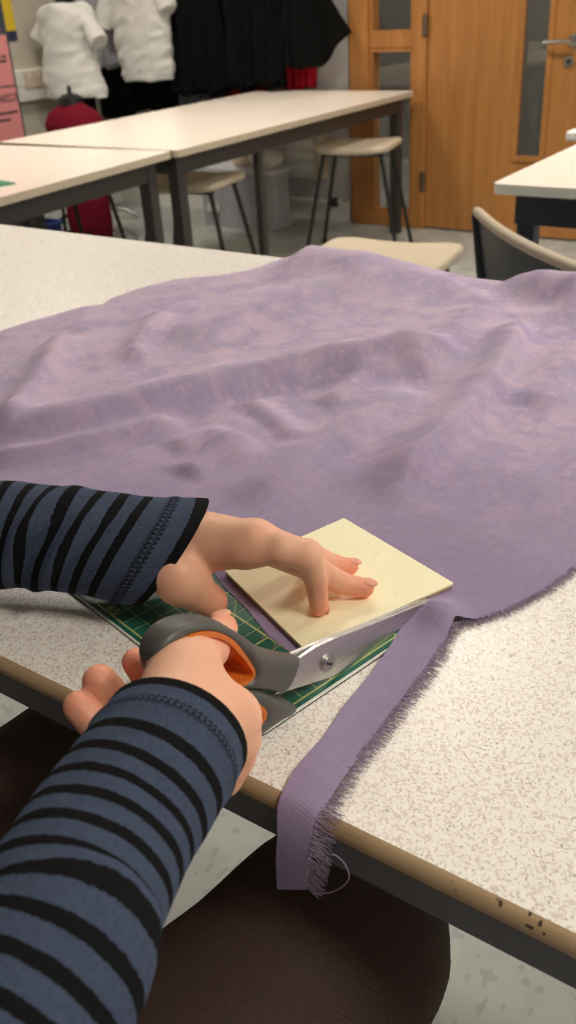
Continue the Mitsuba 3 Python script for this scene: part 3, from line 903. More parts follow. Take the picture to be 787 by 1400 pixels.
# cutting mat
thing('cutting_mat', 'green gridded cutting mat under the fabric and the scissors', 'cutting mat')
M4 = lambda z: (A(MAT_O[0], MAT_O[1], TABLE + z), MAT_U, MAT_V * 1.0, A(0, 0, 1)) if np.cross(MAT_U, MAT_V)[2] > 0 else (A(MAT_O[0], MAT_O[1], TABLE + z), MAT_V, MAT_U, A(0, 0, 1))
sw = np.cross(MAT_U, MAT_V)[2] < 0
def mat_plate(inset, th):
    a_, b_ = (MAT_W, MAT_L) if sw else (MAT_L, MAT_W)
    return extrude(sh_box(inset + .006, inset + .006, a_ - inset - .006, b_ - inset - .006).buffer(.006), th)
put('cutting_mat__base', orient(mat_plate(0, .0006), *M4(.0001)), 'mat_dark')
put('cutting_mat__core', orient(mat_plate(.0002, .0013), *M4(.0007)), 'mat_white')
put('cutting_mat__surface', orient(mat_plate(.0012, .0008), *M4(.0020)), 'mat_surface')
MAT_TOP = .0028
e = on(143, 832, MAT_TOP)
t_ = meshkit.text_mesh('45', .0058, .00012, True)
mdir = unit(on(176, 848, 0) - on(140, 824, 0))
put('cutting_mat__lettering', orient(t_, e, MAT_U * -1, np.cross(A(0, 0, 1), MAT_U * -1), A(0, 0, 1)), 'mat_ink')

# cream template
TZ = .0042
tc = [on(307, 780, .0075), on(470, 708, .0075), on(620, 797, .0075), on(418, 889, .0075)]
tpoly = Polygon([(p[0], p[1]) for p in tc])
thing('template_square', 'cream square card template pressed flat on the purple fabric', 'template')
for nm, ins, z0, th_, mm in (('core', .0003, 0., .0021, 'card_core'), ('face', 0., .0021, .0012, 'cream_card')):
    tm = extrude(tpoly.buffer(-.0008 - ins).buffer(.0008), th_)
    tm.apply_translation((0, 0, TABLE + TZ + z0))
    put('template_square__' + nm, tm, mm)

# ------------------------------------------------------------------ purple fabric
def flat(px, py, h=.002):
    p = on(px, py, h)
    return p[:2]


def flat_hang(px, py, y=EDGE_Y - .014):
    """Where a point of the hanging end lies when the cloth is laid flat."""
    p = aty(px, py, y)
    return A(p[0], EDGE_Y - .004 - (TABLE - p[2]))


far = [(0, 452), (35, 440), (60, 433), (112, 418), (140, 415), (152, 407), (190, 393), (240, 381), (300, 375), (340, 368), (370, 358), (392, 351)]
fp = [flat(*p) for p in far]
left_far = fp[0] + A(-.10, -.08)
outer = [left_far] + fp + [A(-.72, 1.10), A(-.70, 1.34), A(.12, 1.34), A(.14, .62)]
raw_edge = [(860, 722), (787, 775), (740, 810), (690, 835), (650, 848), (622, 853)]
outer += [flat(*p) for p in raw_edge]
strip_r = [(606, 880), (583, 916), (557, 950), (519, 1000), (481, 1048), (446, 1101)]
strip_l = [(381, 1092), (402, 1058), (440, 1010), (468, 968), (505, 925), (535, 882), (556, 848), (584, 826), (590, 819)]
outer += [flat(*p) for p in strip_r] + [flat_hang(428, 1165), flat_hang(421, 1222)]
outer += [flat_hang(380, 1222), flat_hang(378, 1150)] + [flat(*p) for p in strip_l]
cut = [(560, 830), (500, 857), (450, 880), (425, 893), (404, 897), (388, 886), (365, 868), (338, 834), (306, 803), (288, 778), (262, 775), (220, 772)]
outer += [flat(*p, .003) for p in cut] + [flat(60, 800) + A(-.02, .035), flat(-60, 700)]
cloth = Polygon(outer).buffer(0)
if cloth.geom_type != 'Polygon':
    cloth = max(cloth.geoms, key=lambda g_: g_.area)


def poly_dist(xy, pts):
    pts = np.asarray(pts)
    best, where = np.full(len(xy), 9.), np.zeros(len(xy))
    L_ = np.concatenate([[0], np.cumsum(np.linalg.norm(np.diff(pts, axis=0), axis=1))])
    side = np.zeros(len(xy))
    for i in range(len(pts) - 1):
        ba = pts[i + 1] - pts[i]
        t = np.clip(((xy - pts[i]) @ ba) / (ba @ ba), 0, 1)
        d_ = xy - pts[i] - t[:, None] * ba
        d = np.linalg.norm(d_, axis=1)
        m = d < best
        best[m], where[m] = d[m], (L_[i] + t[m] * np.linalg.norm(ba)) / L_[-1]
        side[m] = np.sign(ba[0] * d_[m, 1] - ba[1] * d_[m, 0])
    return best * side, where


RIDGES = [  # pixel polyline, width on its far side, width on its near side, height
    ([(-40, 616), (0, 609), (110, 590), (225, 562), (330, 533), (430, 514), (560, 497), (650, 486)], .045, .017, .0150),
    ([(-30, 640), (60, 628), (130, 612), (200, 592), (262, 578)], .018, .010, .007),
    ([(338, 548), (365, 566), (392, 590), (402, 606)], .018, .012, .005),
    ([(500, 712), (560, 655), (625, 590), (668, 540), (698, 488), (716, 440)], .030, .012, .012),
    ([(330, 705), (400, 655), (470, 602), (530, 556), (575, 530)], .026, .014, .007),
    ([(0, 612), (45, 548), (76, 500), (96, 462)], .022, .014, .009),
    ([(180, 500), (200, 462), (225, 430)], .018, .014, .006),
    ([(230, 480), (330, 436), (430, 405), (540, 385)], .05, .03, .007),
    ([(560, 520), (620, 470), (660, 420)], .03, .02, .007),
    ([(720, 560), (760, 520), (800, 470)], .03, .02, .006),
    ([(250, 660), (300, 625), (345, 600)], .02, .012, .005),
    ([(640, 372), (672, 398), (720, 415), (790, 420)], .03, .03, -.012),
    ([(225, 620), (290, 600), (350, 640)], .02, .02, .004),
    ([(440, 560), (500, 520), (600, 505)], .016, .012, .005),
]


def cloth_height(xy):
    h = np.zeros(len(xy))
    for pts, wf, wn, amp in RIDGES:
        d, t = poly_dist(xy, [flat(*p) for p in pts])
        w = np.where(d > 0, wf, wn)
        taper = sstep(0, .16, t) * sstep(1, .84, t)
        h += 1.75 * amp * taper * np.exp(-(d / w) ** 2)
    q = np.concatenate([xy, np.zeros((len(xy), 1))], 1)
    rough_ = sstep(.30, .62, xy[:, 1] + .5 * (-.25 - xy[:, 0]))
    h += (meshkit.fbm(q * 7, 2, 3) - .35) * .011 * rough_ + (meshkit.fbm(q * 26, 2, 9) - .5) * .0022 * (.25 + .75 * rough_)
    td = sh_distance(sh_points(xy), tpoly)
    h *= sstep(.012, .09, td)
    # the edge bunched up along the far side of the worktop
    xs = [flat(x, 358)[0] for x in (390, 412, 435, 520, 580, 640, 700, 787, 900)]
    amp = np.interp(xy[:, 0], xs, [.002, .013, .029, .027, .018, .010, .020, .032, .03])
    y0 = BACK_Y - .035
    dd = xy[:, 1] - y0
    h += np.where(xy[:, 0] > xs[0] - .02, amp * np.exp(-(dd / np.where(dd < 0, .055, .05)) ** 2), 0)
    mu, mv = (xy - MAT_O[:2]) @ MAT_U[:2], (xy - MAT_O[:2]) @ MAT_V[:2]
    out = np.hypot(np.maximum(np.maximum(-.003 - mu, mu - MAT_L), 0), np.maximum(np.maximum(-.003 - mv, mv - MAT_W - .002), 0))
    base = .0007 + (MAT_TOP - .0001) * sstep(.035, .0, out)
    edge_d = sh_distance(sh_points(xy), cloth.exterior)
    h = np.maximum(h, -.0) * sstep(0, .02, edge_d + .006)
    # the strip lifts a little where it leaves the blade
    hump = flat(600, 846)
    h += .010 * np.exp(-((np.linalg.norm(xy - hump, axis=1)) / .013) ** 2)
    h += .004 * np.exp(-((np.linalg.norm(xy - flat(430, 1060), axis=1)) / .02) ** 2)
    return base + h


def cloth_place(xy, h):
    p = np.stack([xy[:, 0], xy[:, 1], TABLE + h], 1)
    d = np.maximum(xy[:, 1] - (BACK_Y + .004), 0)
    fold = .035
    p[:, 1] = np.where(d > 0, BACK_Y + .004 + fold * (1 - np.exp(-d / fold)) + .012 * np.sin(xy[:, 0] * 40) * sstep(0, .1, d), p[:, 1])
    p[:, 2] -= np.where(d > 0, np.maximum(d - fold * (1 - np.exp(-d / fold)), 0), 0)
    e_ = np.maximum(EDGE_Y - .004 - xy[:, 1], 0)
    r = .009
    p[:, 1] = np.where(e_ > 0, EDGE_Y - .004 - r * (1 - np.exp(-e_ / r)) - .002 * np.sin(e_ * 40), p[:, 1])
    p[:, 2] -= np.where(e_ > 0, np.maximum(e_ - r * .35 * (1 - np.exp(-e_ / r)), 0), 0)
    return p


def tri_region(poly, step):
    x0, y0, x1, y1 = poly.bounds
    gx, gy = np.meshgrid(np.arange(x0, x1, step), np.arange(y0, y1, step))
    g_ = np.stack([gx.ravel(), gy.ravel()], 1)
    prepare(poly)
    g_ = g_[contains_xy(poly.buffer(-step * .55), g_[:, 0], g_[:, 1])]
    ring = poly.exterior
    b_ = np.array([ring.interpolate(s_).coords[0] for s_ in np.arange(0, ring.length, step * .8)])
    xy = np.vstack([b_, g_])
    t = Delaunay(xy + np.random.default_rng(1).normal(0, 1e-7, xy.shape)).simplices
    c = xy[t].mean(1)
    t = t[contains_xy(poly, c[:, 0], c[:, 1])]
    a_ = xy[t]
    ar = (a_[:, 1, 0] - a_[:, 0, 0]) * (a_[:, 2, 1] - a_[:, 0, 1]) - (a_[:, 1, 1] - a_[:, 0, 1]) * (a_[:, 2, 0] - a_[:, 0, 0])
    t[ar < 0] = t[ar < 0][:, ::-1]
    return xy, t[np.abs(ar) > 1e-10]


xy, tri = tri_region(cloth, .0034)
pos = cloth_place(xy, cloth_height(xy))
thing('purple_fabric', 'lilac purple cotton fabric spread over the worktop with a frayed strip hanging over its edge', 'fabric')
put('purple_fabric__cloth', trimesh.Trimesh(pos, tri, process=False), 'purple_cloth', True, uv=xy)
# the frayed edge: threads along the strip's right side and the raw edge
rng = np.random.default_rng(4)
fr = [flat(*p) for p in raw_edge[1:] + strip_r] + [flat_hang(428, 1165), flat_hang(421, 1222)]
line = LineString(fr)
thr = []
for s_ in np.arange(0, line.length, .0004):
    p = A(*line.interpolate(s_).coords[0])
    q = A(*line.interpolate(min(s_ + .002, line.length)).coords[0])
    if np.linalg.norm(q - p) < 1e-6:
        continue
    tdir = unit(q - p)
    nrm = A(-tdir[1], tdir[0])
    Lq = rng.uniform(.0055, .0105) if p[1] < .24 else rng.uniform(.003, .0080) if p[1] < .37 else rng.uniform(.002, .006)
    dirn = unit(nrm * 1.0 + tdir * rng.normal(.10, .10))
    k_ = np.linspace(-.0015, Lq, 5)
    pts2 = p + dirn * k_[:, None] + tdir * (rng.normal(0, .0006) * (k_ / Lq) ** 2)[:, None]
    z = np.where(pts2[:, 1] > 0, .0012, 0) + rng.uniform(0, .0012) + .0008 * np.sin(k_ * 500 + rng.uniform(0, 6))
    z = np.maximum(z, .0009)
    pp_ = cloth_place(pts2, z)
    thr.append(tube(pp_, np.linspace(.00025, .00014, 5), 3))
put('purple_fabric__fringe', join(thr), 'thread', True, kind='stuff')
lo_ = [aty(*p, EDGE_Y - .016) for p in ((430, 1222), (452, 1220), (470, 1210), (477, 1198), (470, 1180), (455, 1168), (444, 1172))]
put('purple_fabric__loose_thread', tube(catmull(lo_, 6), .00028, 5), 'thread', True)
for (px, py) in ((400, 896), (388, 884), (372, 873)):
    s0 = on(px, py, .004)
    put('purple_fabric__loose_thread', tube(catmull([s0, s0 + A(-.002, -.002, .002), s0 + A(-.004, -.001, .001), s0 + A(-.005, -.004, .0006)], 4), .0003, 4), 'thread', True)

# ------------------------------------------------------------------ scissors
SD = unit(A(-.184, -.983, 0))                      # along the scissors, tip to handles
STIP = on(587, 820, .006)
SN = unit(np.cross(SD, A(0, 0, 1)))                # out of their plane
if SN @ (EYE - STIP) < 0:
    SN = -SN


def sp(px, py):
    """Pixel to coordinates in the plane of the scissors: distance from the tip, height above the worktop."""
    r = ray(px, py)
    t = ((STIP - EYE) @ SN) / (r @ SN)
    q = EYE + t * r
    return A((q - STIP) @ SD, q[2] - TABLE)


def s3(q, off=0.):
    q = np.asarray(q, float)
    return A(STIP[0], STIP[1], TABLE) + SD * q[0] + A(0, 0, 1) * q[1] + SN * off


def plate(pix, th, off, round_=0.):
    poly = Polygon([sp(*p) for p in pix]).buffer(0)
    if round_:
        poly = poly.buffer(-round_).buffer(round_)
    m = extrude(poly, th)
    # plane coordinates (s, z) and offset towards the camera
    x_, y_, z_ = SD, A(0, 0, 1), np.cross(SD, A(0, 0, 1))
    sg = 1 if z_ @ SN > 0 else -1
    o = A(STIP[0], STIP[1], TABLE) + SN * (off if sg > 0 else off + th)
    return orient(m, o, x_, y_, z_)


thing('scissors', 'grey and orange handled steel scissors cutting the fabric along the cream template', 'scissors')
put('scissors__blade', plate([(371, 947), (400, 938), (442, 925), (472, 913), (500, 893), (540, 862), (588, 821), (586, 819), (560, 829), (500, 853), (452, 871), (428, 882), (405, 897), (394, 915)], .0022, .0002), 'brushed_steel')
put('scissors__blade', plate([(380, 912), (400, 894), (440, 877), (492, 857), (560, 829), (585, 820), (560, 838), (500, 872), (440, 905), (400, 925)], .0020, -.0022), 'brushed_steel')
c_ = sp(442, 903)
put('scissors__screw', join([cyl(s3(c_, .0022), s3(c_, .0034), .0054, 28), cyl(s3(c_, .003), s3(c_, .0042), .0042, 24)]), 'screw_steel', 30)
put('scissors__screw_slot', box((-.0024, -.0006, 0), (.0024, .0006, .0004)).apply_transform(np.array([[*np.append(np.stack([unit(SD + A(0, 0, .8)), unit(np.cross(SN, unit(SD + A(0, 0, .8)))), SN], 1)[i], s3(c_, .0041)[i])] for i in range(3)] + [[0, 0, 0, 1]])), 'black_tube')


def ring_tube(pix, ra, flat_, n=8, off=0.):
    pts = np.array([s3(sp(*p), off) for p in pix])
    p = np.vstack([pts, pts[:3]])
    c = catmull(p, n)
    c = c[n:n + n * len(pts)]
    return c


def ring_mesh(c, r_in, half):
    """Closed loop of rounded section: r_in thick in the plane, half wide out of it."""
    n = len(c)
    cen = c.mean(0)
    tg = np.roll(c, -1, 0) - np.roll(c, 1, 0)
    tg /= np.linalg.norm(tg, axis=1, keepdims=True)
    side = np.cross(tg, SN)
    a_ = np.linspace(0, 2 * np.pi, 14, endpoint=False)
    r_in = np.broadcast_to(r_in, (n,))
    v = c[:, None] + (np.sign(np.cos(a_)) * np.abs(np.cos(a_)) ** .8)[None, :, None] * side[:, None] * r_in[:, None, None] + (np.sign(np.sin(a_)) * np.abs(np.sin(a_)) ** .8 * half)[None, :, None] * SN
    f = []
    for i in range(n):
        j = (i + 1) % n
        for k in range(14):
            l = (k + 1) % 14
            f += [[i * 14 + k, i * 14 + l, j * 14 + l], [i * 14 + k, j * 14 + l, j * 14 + k]]
    m = trimesh.Trimesh(v.reshape(-1, 3), f, process=False)
    if m.volume < 0:
        m.invert()
    return m


def smooth_poly(pts):
    p = np.asarray(pts)
    c = catmull(np.vstack([p[-2:], p, p[:3]]), 6)
    c = c[12:12 + 6 * len(p)]
    return Polygon(c).buffer(.003, quad_segs=8).buffer(-.003)


def bow(x):                                        # the thumb loop sits a little behind the blades' plane
    return np.interp(x, [.12, .15], [0, -.003])


def handle_solid(outer_pix, hole_pix, half, shank=None):
    """A handle cut from a thick rounded plate with a finger hole."""
    po = smooth_poly([sp(*p) for p in outer_pix])
    ph = smooth_poly(hole_pix)
    x0, z0, x1, z1 = po.bounds
    st = .0011

    def fn2(g_):
        pts = sh_points(g_)
        d = np.where(contains_xy(po, g_[:, 0], g_[:, 1]), -1, 1) * sh_distance(pts, po.exterior)
        if ph is not None:
            dh = np.where(contains_xy(ph, g_[:, 0], g_[:, 1]), -1, 1) * sh_distance(pts, ph.exterior)
            d = np.maximum(d, -dh)
        return d
    gx = np.arange(x0 - .006, x1 + .006, st)
    gz = np.arange(z0 - .006, z1 + .006, st)
    G = np.stack(np.meshgrid(gx, gz, indexing='ij'), -1)
    D = fn2(G.reshape(-1, 2)).reshape(G.shape[:2])
    from scipy.ndimage import map_coordinates

    def fn(p):
        d2 = map_coordinates(D, [(p[:, 0] - gx[0]) / st, (p[:, 1] - gz[0]) / st], order=1, mode='nearest')
        hh = half(p[:, 0]) if callable(half) else half
        e = np.stack([d2 + .0042, np.abs(p[:, 2] - (bow(p[:, 0]) if callable(half) else 0)) - hh + .0042], 1)
        return np.linalg.norm(np.maximum(e, 0), axis=1) + np.minimum(e.max(1), 0) - .0042
    m = taubin(surface(fn, (gx[1], gz[1], -.0175), (gx[-2], gz[-2], .0145), .0012), 8)
    v = np.array(m.vertices)
    m.vertices = A(STIP[0], STIP[1], TABLE) + v[:, :1] * SD + v[:, 1:2] * A(0, 0, 1) + v[:, 2:] * SN
    if m.volume < 0:
        m.invert()
    return m


up_outer = [(404, 900), (396, 895), (372, 892), (350, 885), (332, 871), (312, 858), (288, 850), (262, 849), (237, 856), (219, 870), (208, 888), (205, 906), (212, 930), (232, 950), (262, 958), (292, 950), (312, 940), (330, 936), (352, 937), (376, 942), (390, 930)]
up_hole = [(226, 895), (240, 872), (262, 862), (286, 862), (304, 870), (318, 884), (330, 899), (337, 912), (334, 922), (318, 930), (296, 938), (262, 942), (238, 932), (226, 916)]
hp = np.array([sp(*p) for p in up_hole])
put('scissors__handle', handle_solid(up_outer, hp, lambda s_: np.interp(s_, [.115, .132, .147, .165, .2], [.0055, .0085, .0108, .0085, .0075])), 'handle_grey', True)
def liner(hole, half, off=0.):
    ph = smooth_poly(hole)
    m = extrude(ph.buffer(.0012).difference(ph.buffer(-.0012)), half * 2)
    z_ = np.cross(SD, A(0, 0, 1))
    return orient(m, A(STIP[0], STIP[1], TABLE) - z_ * half + SN * off, SD, A(0, 0, 1), z_)
put('scissors__grip_liner', liner(hp, .0092, -.0035), 'handle_orange', 30)
low_outer = [(396, 960), (372, 950), (348, 938), (322, 934), (296, 946), (262, 962), (236, 984), (226, 1006), (238, 1024), (264, 1030), (300, 1026), (330, 1012), (350, 996), (372, 980), (388, 972)]
low_hole = np.array([sp(*p) for p in [(336, 956), (312, 958), (280, 972), (256, 990), (252, 1004), (270, 1012), (300, 1008), (328, 994), (348, 978), (350, 966)]])
put('scissors__handle', handle_solid(low_outer, low_hole, .0075), 'handle_grey', True)
put('scissors__grip_liner', liner(low_hole, .0062), 'handle_orange', 30)

# ------------------------------------------------------------------ the person
person = thing('person', 'person in a blue and black striped top holding the template and cutting the fabric', 'person')
SKIN, SKIN_RED = A(.79, .455, .305), A(.78, .275, .175)


def chain_sdf(p, pts, rad, k=.006):
    d = None
    for i in range(len(pts) - 1):
        e = rc(p, pts[i], pts[i + 1], rad[i], rad[i + 1])
        d = e if d is None else smin(d, e, k)
    return d


def hand(palm, fingers, pads, kp=.0035, kf=.0020, h=.0015):
    allp = np.array([q for c, r in palm + fingers for q in c])
    lo, hi = allp.min(0) - .028, allp.max(0) + .028

    def fn(p):
        d = None
        for c, r in palm:
            e = chain_sdf(p, c, r, kp)
            d = e if d is None else smin(d, e, kp)
        fd = None
        for c, r in fingers:
            e = chain_sdf(p, c, r, kf)
            fd = e if fd is None else smin(fd, e, .0007)
        return smin(d, fd, .0055)
    m = taubin(surface(fn, lo, hi, h), 6)
    v = np.array(m.vertices)
    red = np.zeros(len(v))
    for c, r in fingers:
        for q, w in ((c[-1], .85), (c[-2], .45), (c[0], .25)):
            red = np.maximum(red, w * np.exp(-(np.linalg.norm(v - q, axis=1) / .013) ** 2))
    red = np.clip(red + (meshkit.fbm(v * 70, 3, 2) - .5) * .35 + .12, 0, 1)
    return m, SKIN * (1 - red[:, None]) + SKIN_RED * red[:, None]


on3 = lambda L_: [on(*q) for q in L_]
# left hand: index bent down on the card, middle and ring reaching over it, thumb down on the mat
LW = on(150, 748, .040)
LW2 = on(90, 742, .042)
LWC = on(258, 741, .046)
L_mcp = on3([(338, 747, .054), (348, 739, .058), (350, 735, .050), (342, 735, .040)])
l_palm = [([LW2, LW], (.016, .0185)), ([LW, LWC, L_mcp[0]], (.0180, .0190, .0120)), ([LWC, L_mcp[1]], (.0190, .0115)), ([LWC, L_mcp[2]], (.0185, .0105)), ([LW, L_mcp[3]], (.018, .010)),
          ([on(215, 766, .039), on(245, 786, .037)], (.0130, .0155)), ([on(238, 778, .039), on(262, 758, .047)], (.0135, .0100)), ([on(230, 760, .041), on(262, 752, .047)], (.0150, .0120))]
l_fing = [([L_mcp[0], on(385, 750, .057), on(420, 759, .053), on(432, 796, .031), on(436, 829, .0135)], (.0120, .0092, .0089, .0063, .0057)),
          ([L_mcp[1], on(430, 778, .036), on(465, 797, .0185), on(498, 804, .0138)], (.0108, .0080, .0068, .0058)),
          ([L_mcp[2], on(428, 760, .036), on(456, 771, .018), on(479, 775, .0128)], (.010, .0072, .0060, .0050)),
          ([L_mcp[3], on(400, 752, .032), on(420, 764, .018), on(436, 768, .0122)], (.009, .0066, .0056, .0048)),
          ([on(243, 786, .038), on(251, 795, .034), on(265, 806, .0265), on(288, 822, .0160)], (.0150, .0145, .0118, .0100))]
lm, lc = hand(l_palm, l_fing, None)
# right hand: thumb through the upper loop, fingers through the lower one and out at the left
RW = on(236, 1000, .068)
RW2 = on(190, 1085, .072)
R_mcp = on3([(314, 982, .056), (316, 1008, .046), (310, 1032, .036), (298, 1056, .028)])
THB = on(248, 920, .074)
r_palm = [([RW2, RW], (.019, .0215)), ([RW, R_mcp[0]], (.0205, .0126)), ([RW, R_mcp[1]], (.020, .0125)), ([RW, R_mcp[2]], (.0195, .012)), ([RW, R_mcp[3]], (.018, .011)),
          ([RW, THB], (.0200, .0142)), ([THB, R_mcp[0]], (.0135, .0110)), ([on(262, 915, .072), R_mcp[0]], (.0100, .0105)), ([on(243, 950, .072), R_mcp[0]], (.016, .0115))]
r_fing = [([R_mcp[0], on(290, 992, .026), on(262, 975, .022), on(245, 962, .024)], (.0118, .0090, .0080, .007)),
          ([R_mcp[1], on(262, 985, .020), on(212, 940, .030), on(186, 905, .047)], (.0112, .0092, .0082, .0070)),
          ([R_mcp[2], on(246, 1022, .014), on(177, 980, .031), on(136, 932, .051)], (.0107, .0092, .0088, .0082)),
          ([R_mcp[3], on(230, 1060, .012), on(155, 1018, .030), on(108, 966, .046)], (.0100, .0086, .0080, .0074)),
          ([THB, on(262, 903, .074), on(284, 887, .067), on(304, 859, .056)], (.0138, .0116, .0096, .0076))]
rm, rcol = hand(r_palm, r_fing, None)

# the rest of the figure, out of the frame: arms, torso, head, legs
L_EL, R_EL = on(-285, 742, .048), A(-.137, -.035, .925)
L_SH, R_SH = A(-.56, -.03, 1.12), A(-.24, -.12, 1.13)
HIP = A(-.37, -.16, .66)
KR, KL = at(455, 1288, .690), at(245, 950, .69)
HR, HL = HIP + A(.075, .0, 0), HIP + A(-.075, .03, 0)
print('hips', HR, HL, at(-350, 1690, .67), at(-420, 1850, .66))
AR, AL = at(300, 1650, .30), at(0, 1420, .30)
print('shin', np.linalg.norm(AR - KR), np.linalg.norm(AL - KL), AR, AL, KR, KL)
CH = (L_SH + R_SH) / 2
fdir = unit(A(-(L_SH - R_SH)[1], (L_SH - R_SH)[0], 0))
fdir = fdir if fdir[1] > 0 else -fdir
HEAD = CH + A(0, 0, .23) + fdir * .06


def legs_sdf(p, g=0.):
    d = smin(rc(p, HR, KR, .082, .060), rc(p, KR, AR, .054, .034), .03)
    d2 = smin(rc(p, HL, KL, .082, .056), rc(p, KL, AL, .054, .034), .03)
    d = smin(np.minimum(d, d2), rc(p, HR, HL, .095, .095), .05)
    for a_ in (AR, AL):
        d = smin(d, rc(p, a_ + A(0, -.01, -.055), a_ + A(.0, .13, -.085), .032, .025), .03)
    return d - g


def trunk_sdf(p, g=0.):
    d = smin(rc(p, HIP + A(0, 0, .06), CH + A(0, 0, -.12), .115, .115), rc(p, CH + A(0, 0, -.1) + (L_SH - CH) * .6, CH + A(0, 0, -.1) + (R_SH - CH) * .6, .095, .095), .08)
    d = smin(d, rc(p, L_SH + A(0, 0, -.01), R_SH + A(0, 0, -.01), .05, .05), .06)
    d = smin(d, rc(p, L_SH, L_EL, .046, .038), .04)
    d = smin(d, rc(p, R_SH, R_EL, .046, .038), .04)
    return d - g


def body_sdf(p):
    d = smin(legs_sdf(p), trunk_sdf(p), .05)
    d = smin(d, rc(p, CH, CH + A(0, 0, .15) + fdir * .03, .05, .048), .04)
    hd = smin(ell(p, HEAD, A(.074, .088, .10)), ell(p, HEAD + fdir * .03 + A(0, 0, -.06), A(.05, .055, .055)), .04)
    hd = smin(hd, rc(p, HEAD + fdir * .092 + A(0, 0, .012), HEAD + fdir * .112 + A(0, 0, -.022), .008, .012), .012)
    for s_ in (-1, 1):
        sd_ = np.cross(fdir, A(0, 0, 1)) * s_
        hd = smin(hd, ell(p, HEAD + sd_ * .077, A(.014, .02, .03)), .008)
    d = smin(d, hd, .03)
    d = smin(d, rc(p, L_EL, LW2, .031, .019), .02)
    return smin(d, rc(p, R_EL, RW2, .031, .020), .02)


bm = taubin(surface(body_sdf, (-.95, -.42, -.02), (.12, .72, 1.55), .013), 4)
body = join([bm, lm, rm])
nb = len(bm.vertices)
col = np.vstack([np.tile(SKIN, (nb, 1)), lc, rcol])
vb = np.vstack([bm.vertices, lm.vertices, rm.vertices])
fb = np.vstack([bm.faces, lm.faces + nb, rm.faces + nb + len(lm.vertices)])
put('person__body', trimesh.Trimesh(vb, fb, process=False), 'skin', True, color=col)


# fingernails
def nail(tip, prev, up, r, key='person__body__fingernail'):
    t_ = unit(tip - prev)
    n_ = unit(up - t_ * (up @ t_))
    s_ = np.cross(t_, n_)
    b_ = trimesh.creation.icosphere(3)
    v = b_.vertices * A(r * .85, r * .62, r * .26)
    c = tip + n_ * r * .80 + t_ * r * .25
    b_.vertices = c + v[:, :1] * t_ + v[:, 1:2] * s_ + v[:, 2:] * n_
    put(key, b_, 'nail', True)


Z = A(0, 0, 1)
nail(l_fing[1][0][-1], l_fing[1][0][-2], Z, .0062)
nail(l_fing[2][0][-1], l_fing[2][0][-2], Z, .0056)
nail(l_fing[0][0][-1], l_fing[0][0][-2], unit(A(.5, .6, .1)), .0058)
nail(r_fing[4][0][-1], r_fing[4][0][-2], unit(Z + SN * -.2), .0080)


# sleeves
def sleeve(path, ra, rb, shear=(0., 0.), fold=None, seed=0, n_th=120, step=.0022, ustretch=1., wr=1.):
    c = catmull(path, 24)
    L_ = np.concatenate([[0], np.cumsum(np.linalg.norm(np.diff(c, axis=0), axis=1))])
    m = int(L_[-1] / step)
    u = np.linspace(0, L_[-1], m)
    C = np.stack([np.interp(u, L_, c[:, k]) for k in range(3)], 1)
    tg = np.gradient(C, axis=0)
    tg /= np.linalg.norm(tg, axis=1, keepdims=True)
    s_ = np.cross(tg, A(0, 0, 1))
    s_ /= np.linalg.norm(s_, axis=1, keepdims=True)
    up = np.cross(s_, tg)
    th = np.linspace(0, 2 * np.pi, n_th + 1)
    s0 = np.linspace(0, 1, len(ra))
    a_ = np.interp(u / u[-1], s0, ra)
    b_ = np.interp(u / u[-1], s0, rb)
    U, TH_ = np.meshgrid(u, th, indexing='ij')
    q = np.stack([U * 26, np.cos(TH_) * 1.6 + seed, np.sin(TH_) * 1.6], -1)
    w = (meshkit.fbm(q, 2, seed) - .5) * .0045 * sstep(.02, .09, U)
    q2 = np.stack([U * 75 + np.cos(TH_) * 2, np.cos(TH_) * 2.2 + seed, np.sin(TH_) * 2.2], -1)
    w += (meshkit.fbm(q2, 2, seed + 3) - .5) * .0022 * sstep(.01, .04, U)
    w *= wr
    if fold:
        for u0, ang, amp, wid, span in fold:
            du = U - u0 - .012 * np.sin(TH_ - ang)
            w += amp * np.exp(-(du / wid) ** 2) * np.exp(-((np.mod(TH_ - ang + np.pi, 2 * np.pi) - np.pi) / span) ** 2)
    w += .0010 * np.exp(-((U - .0172) / .003) ** 2)
    sh_ = (shear[0] * np.cos(TH_) + shear[1] * np.sin(TH_)) * np.exp(-U / .10)
    pos_ = C[:, None] + (a_[:, None] + w)[..., None] * np.cos(TH_)[..., None] * s_[:, None] + (b_[:, None] + w)[..., None] * np.sin(TH_)[..., None] * up[:, None] + sh_[..., None] * tg[:, None]
    # turned-in rim
    inner = []
    for k, (sc_, du) in enumerate(((.985, -.0004), (.95, .0002), (.93, .006), (.92, .016))):
        inner.append(C[0] + (pos_[0] - C[0]) * sc_ + tg[0] * du)
    V = np.concatenate([np.array(inner[::-1]), pos_], 0)
    uvu = np.concatenate([np.full((4, n_th + 1), .002), U * ustretch], 0)
    uvv = np.concatenate([np.tile(th / (2 * np.pi), (4, 1)), TH_ / (2 * np.pi)], 0)
    R_, N_ = V.shape[:2]
    I, J = np.meshgrid(np.arange(R_ - 1), np.arange(N_ - 1), indexing='ij')
    a0 = (I * N_ + J).ravel()
    f = np.vstack([np.stack([a0, a0 + 1, a0 + N_ + 1], 1), np.stack([a0, a0 + N_ + 1, a0 + N_], 1)])
    return V.reshape(-1, 3), f, np.stack([uvu.ravel(), uvv.ravel()], 1)


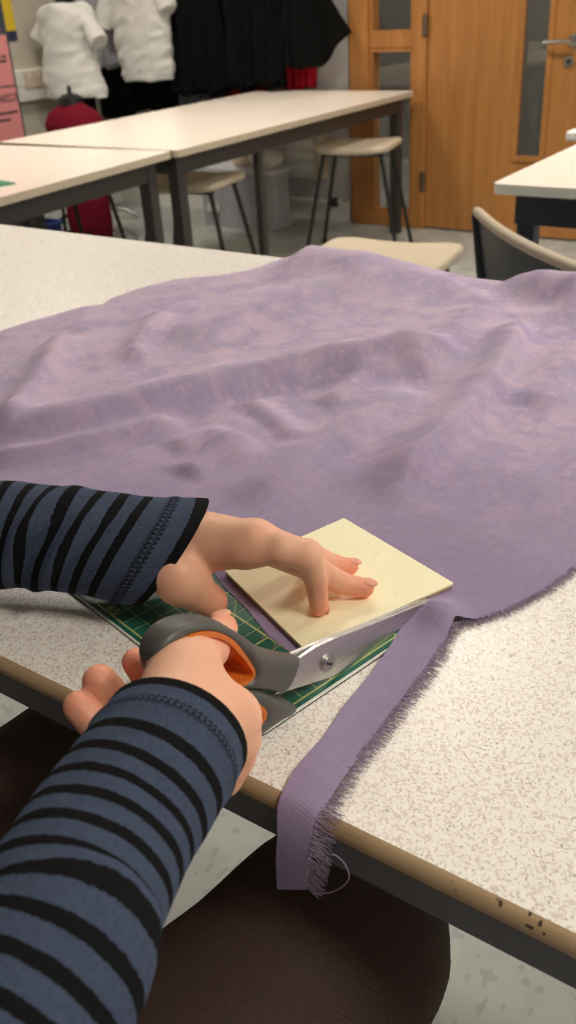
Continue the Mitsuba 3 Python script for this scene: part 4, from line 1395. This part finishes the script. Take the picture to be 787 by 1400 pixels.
l_path = [on(236, 754, .038), on(185, 750, .040), on(90, 738, .043), on(0, 733, .044), on(-140, 736, .047), L_EL]
sv1 = sleeve(l_path, (.0375, .0340, .033, .036, .042, .047), (.0318, .0305, .032, .035, .040, .045), shear=(-.001, -.021), seed=2,
             fold=[(.074, 2.6, -.005, .006, 1.0), (.084, 2.4, .006, .007, 1.0), (.062, 2.9, .005, .006, .9), (.048, 2.2, -.003, .005, .8)])
r_path = [on(240, 1006, .066), on(206, 1058, .070), on(150, 1140, .072), on(95, 1240, .075), on(40, 1360, .078), R_EL]
sv2 = sleeve(r_path, (.0305, .030, .0305, .033, .037, .044), (.029, .029, .030, .032, .036, .042), shear=(.0, .003), seed=7, ustretch=1.08, wr=.35)
tm_ = taubin(surface(lambda p: np.minimum(trunk_sdf(p, .006), np.maximum(np.maximum(smin(trunk_sdf(p), legs_sdf(p), .05) - .010, .64 - p[:, 2]), np.linalg.norm(p[:, :2] - HIP[:2], axis=1) - .19)), (-.95, -.42, .55), (.12, .6, 1.25), .012), 4)
tuv = np.stack([1.5 - np.array(tm_.vertices)[:, 2], np.arctan2(tm_.vertices[:, 1] - CH[1], tm_.vertices[:, 0] - CH[0]) / 6.283], 1)
parts_ = [sv1, sv2, (np.array(tm_.vertices), np.array(tm_.faces), tuv)]
off = np.cumsum([0] + [len(p[0]) for p in parts_])
put('person__striped_top', trimesh.Trimesh(np.vstack([p[0] for p in parts_]), np.vstack([p[1] + o_ for p, o_ in zip(parts_, off)]), process=False), 'striped_knit', True,
    label='blue long-sleeved top with black stripes', uv=np.vstack([p[2] for p in parts_]))
put('person__tights', taubin(surface(lambda p: np.maximum(legs_sdf(p, .003), .06 - p[:, 2]), (-.75, -.4, 0), (.1, .72, .86), .009), 5), 'tights_knit', True, label='dark brown tights')
put('person__hair', taubin(surface(lambda p: np.maximum(ell(p, HEAD + A(0, 0, .012) - fdir * .014, A(.088, .100, .112)), -ell(p, HEAD + fdir * .10 + A(0, 0, -.03), A(.075, .075, .11))), HEAD - .16, HEAD + .16, .009), 4), 'hair_brown', True)
for a_ in (AR, AL):
    put('person__shoe', taubin(surface(lambda p, a_=a_: np.maximum(smin(rc(p, a_ + A(0, -.015, -.06), a_ + A(0, .14, -.085), .040, .031), rc(p, a_ + A(0, -.02, -.06), a_ + A(0, -.01, -.02), .042, .042), .02), .004 - p[:, 2]),
                                      a_ + A(-.08, -.1, -.13), a_ + A(.08, .22, .05), .008), 4), 'shoe_black', True)
stool('stool_004', 'beige stool under the seated person', .56, A(HIP[0], HIP[1] - .02, 0), 10)
